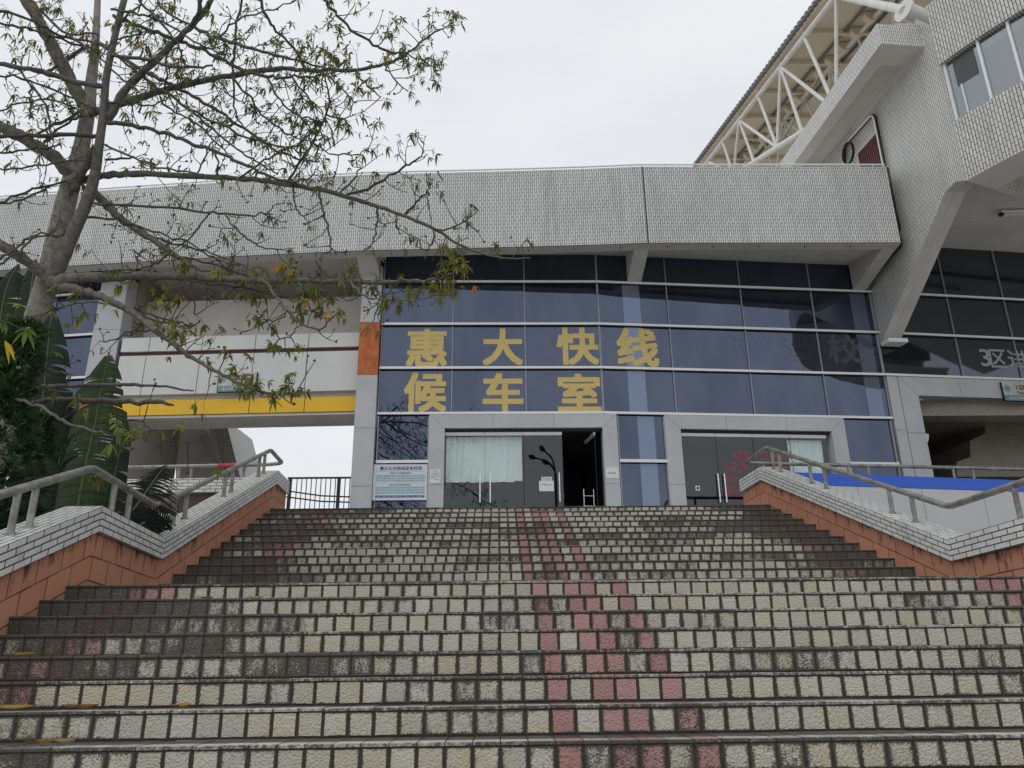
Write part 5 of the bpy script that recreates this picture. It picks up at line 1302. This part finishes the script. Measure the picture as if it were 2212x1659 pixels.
def blade(mb, mid, wl, wr, y0, y1, col, seed, tear=.5, fold=.25):
    """banana leaf: midrib polyline in px, half widths in px on both sides; each side is a row of lateral ribbons that
    sweep outwards towards the tip, part of them torn apart and hanging at their own angle"""
    r = random.Random(seed); C = crom([(*m, a, b) for m, a, b in zip(mid, wl, wr)], 9); n = len(C); P = []
    for i, (x, y, a, b) in enumerate(C):
        k = i/(n-1); c = atY(x, y, y0+(y1-y0)*k); s = depth(c)/F; P.append((c, max(0, a)*s, max(0, b)*s))
    for sd in (-1, 1):
        droop = 0; torn = False; wj = 1
        for i in range(n-1):
            c0, l0, r0 = P[i]; c1, l1, r1 = P[i+1]
            w0, w1 = (l0, l1) if sd < 0 else (r0, r1)
            nt = r.random() < tear
            if torn: droop = r.uniform(-.10, .42)*tear; wj = r.uniform(.78, 1.06)
            t = (c1-c0).normalized(); s = t.cross(Vector((0, 1, 0))).normalized()
            if s.x*sd < 0: s = -s
            rows = 6; ends = []
            for q, (c, w) in enumerate(((c0, w0), (c1, w1))):
                ln = []
                for k in range(rows+1):
                    f = k/rows; ww = w*wj
                    gap = 0
                    if (q == 1 and nt) or (q == 0 and torn): gap = .42*max(0, f-.25)*(c1-c0).length*r.uniform(.6, 1.3)*(1 if q == 0 else -1)
                    sweep = .16*f-.30*f*f
                    ln.append(c+s*ww*f*(1-.06*f*f)+t*(ww*sweep+gap)+Vector((0, (-fold*f+1.5*fold*f*f)*ww*1.6, -droop*ww*f*f)))
                ends.append(ln)
            g = r.uniform(.72, 1.25); L0 = i*.16
            for k in range(rows):
                u = k/rows; gg = g*(1.12-.25*u); cc = (col[0]*gg, col[1]*gg, col[2]*gg, 1)
                if torn and k == rows-1 and r.random() < .35: cc = (.055, .045, .02, 1)
                mb.face((ends[0][k], ends[0][k+1], ends[1][k+1], ends[1][k]), uv=[(u*.3, L0), (u*.3+.05, L0), (u*.3+.05, L0+.16), (u*.3, L0+.16)], smooth=False, col=cc)
            torn = nt
    return [p[0] for p in P]
def bananaplant(label, leaves_):
    t = thing('banana_plant', label, 'plant')
    for (mid, wl, wr, y0, y1, col, seed, tear) in leaves_:
        mb = MB(); ctr = blade(mb, mid, wl, wr, y0, y1, col, seed, tear); lf = mb.build('leaf', M['banana'], t)
        rb = MB(); nn = len(ctr); rb.tube(ctr, [.022*(1-.75*i/nn) for i in range(nn)], 6, col=(.14, .19, .05, 1)); rb.build('midrib', M['leaf'], lf)
    b = atY(leaves_[0][0][0][0], leaves_[0][0][0][1], leaves_[0][3]); st = MB(); st.tube([(b.x+.05, b.y+.1, -EYE-.05), (b.x, b.y+.05, b.z-.5), b], [.13, .09, .04], 10, col=(.12, .16, .06, 1)); st.build('stem', M['leaf'], t)
    rest(t)
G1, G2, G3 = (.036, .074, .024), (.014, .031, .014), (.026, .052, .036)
bananaplant('banana plant with one broad torn green leaf standing in front of the yellow lintel', [
    ([(160, 1150), (175, 1060), (190, 985), (205, 920), (215, 860), (225, 810), (233, 768)], [58, 62, 66, 70, 66, 56, 14], [62, 66, 66, 64, 56, 40, 10], 9.3, 9.8, G1, 3, .34),
    ([(225, 1150), (245, 1040), (262, 960), (272, 900)], [40, 40, 34, 3], [40, 32, 22, 3], 10.2, 10.5, G3, 7, .2)])
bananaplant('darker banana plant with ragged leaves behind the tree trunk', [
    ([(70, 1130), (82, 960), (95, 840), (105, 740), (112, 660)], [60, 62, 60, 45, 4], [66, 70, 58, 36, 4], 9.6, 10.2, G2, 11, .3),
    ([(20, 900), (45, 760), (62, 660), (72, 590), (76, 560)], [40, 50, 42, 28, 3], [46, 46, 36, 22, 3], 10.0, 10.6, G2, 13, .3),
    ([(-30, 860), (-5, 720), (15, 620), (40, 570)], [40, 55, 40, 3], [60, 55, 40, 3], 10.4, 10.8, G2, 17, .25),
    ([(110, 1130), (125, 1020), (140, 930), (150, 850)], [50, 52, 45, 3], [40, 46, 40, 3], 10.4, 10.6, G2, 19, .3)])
bananaplant('small drooping dark banana frond with shredded leaves beside the pipe rail', [
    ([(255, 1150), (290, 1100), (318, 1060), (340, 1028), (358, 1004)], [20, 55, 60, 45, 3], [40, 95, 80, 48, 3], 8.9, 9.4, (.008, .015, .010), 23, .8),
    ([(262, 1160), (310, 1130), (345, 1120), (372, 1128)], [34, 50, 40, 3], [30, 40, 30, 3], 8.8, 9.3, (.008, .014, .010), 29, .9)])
# dry leaves lying on the steps
def dryleaf(label, px, py, i, ang, ln, col, extra=None):
    if i <= 7: y, z = D0+i*T1, H0+i*R1
    else: y, z = YU+(i-8)*T2, ZL+(i-7)*R2
    yy = y+.16; x = atY(px, py, yy).x
    mb = MB(); c, s = math.cos(ang), math.sin(ang); r = random.Random(int(px)+i); pr = []
    for k, w in ((0, .02), (.25, .8), (.5, 1), (.75, .7), (1, .03)):
        e = (k-.5)*ln; b = .014*abs(2*k-1)**1.5+.006; ww = ln*.20*w
        cx_, cy_ = x+e*c, yy+e*s; pr.append([Vector((cx_+s*ww, cy_-c*ww, z+b+.008*w)), Vector((cx_, cy_, z+b*.6)), Vector((cx_-s*ww, cy_+c*ww, z+b+.016*w))])
    for a, b in zip(pr, pr[1:]):
        for q in (0, 1): mb.face((a[q], b[q], b[q+1], a[q+1]), col=col, smooth=True)
    mb.tube([pr[0][1], pr[0][1]+Vector((-c*.05, -s*.05, .008))], .0025, 4, col=col)
    tag(mb.build('dry_leaf', M['leaf']), label, 'leaf', 'dry leaves on the steps')
YL, BR = (.46, .30, .06, 1), (.22, .10, .035, 1)
dryleaf('largest yellow dry leaf lying on a step at the left edge', 30, 1526, 1, .15, .21, YL)
dryleaf('brown dry leaf on the second lowest step, rightmost of a pair', 187, 1528, 1, .8, .13, BR)
dryleaf('grey brown dry leaf beside the yellow leaf at the left edge', 152, 1530, 1, -.2, .13, (.16, .11, .07, 1))
dryleaf('curled orange brown leaf on the lowest visible step', 100, 1596, 0, .5, .10, (.34, .17, .04, 1))
dryleaf('long pale dry leaf on the lowest visible step', 138, 1599, 0, -.1, .12, (.34, .24, .12, 1))
dryleaf('yellow brown dry leaf on a step in front of the dark left tiles', 50, 1412, 3, .1, .17, (.34, .22, .06, 1))
dryleaf('tiny pale yellow leaf alone on a step near the middle left', 395, 1530, 1, .3, .07, YL)
dryleaf('small brown leaf lying on the landing edge, left of centre', 447, 1291, 6, .2, .10, BR)
dryleaf('pale yellow leaf lying near the landing, left of centre', 553, 1289, 6, -.1, .13, YL)
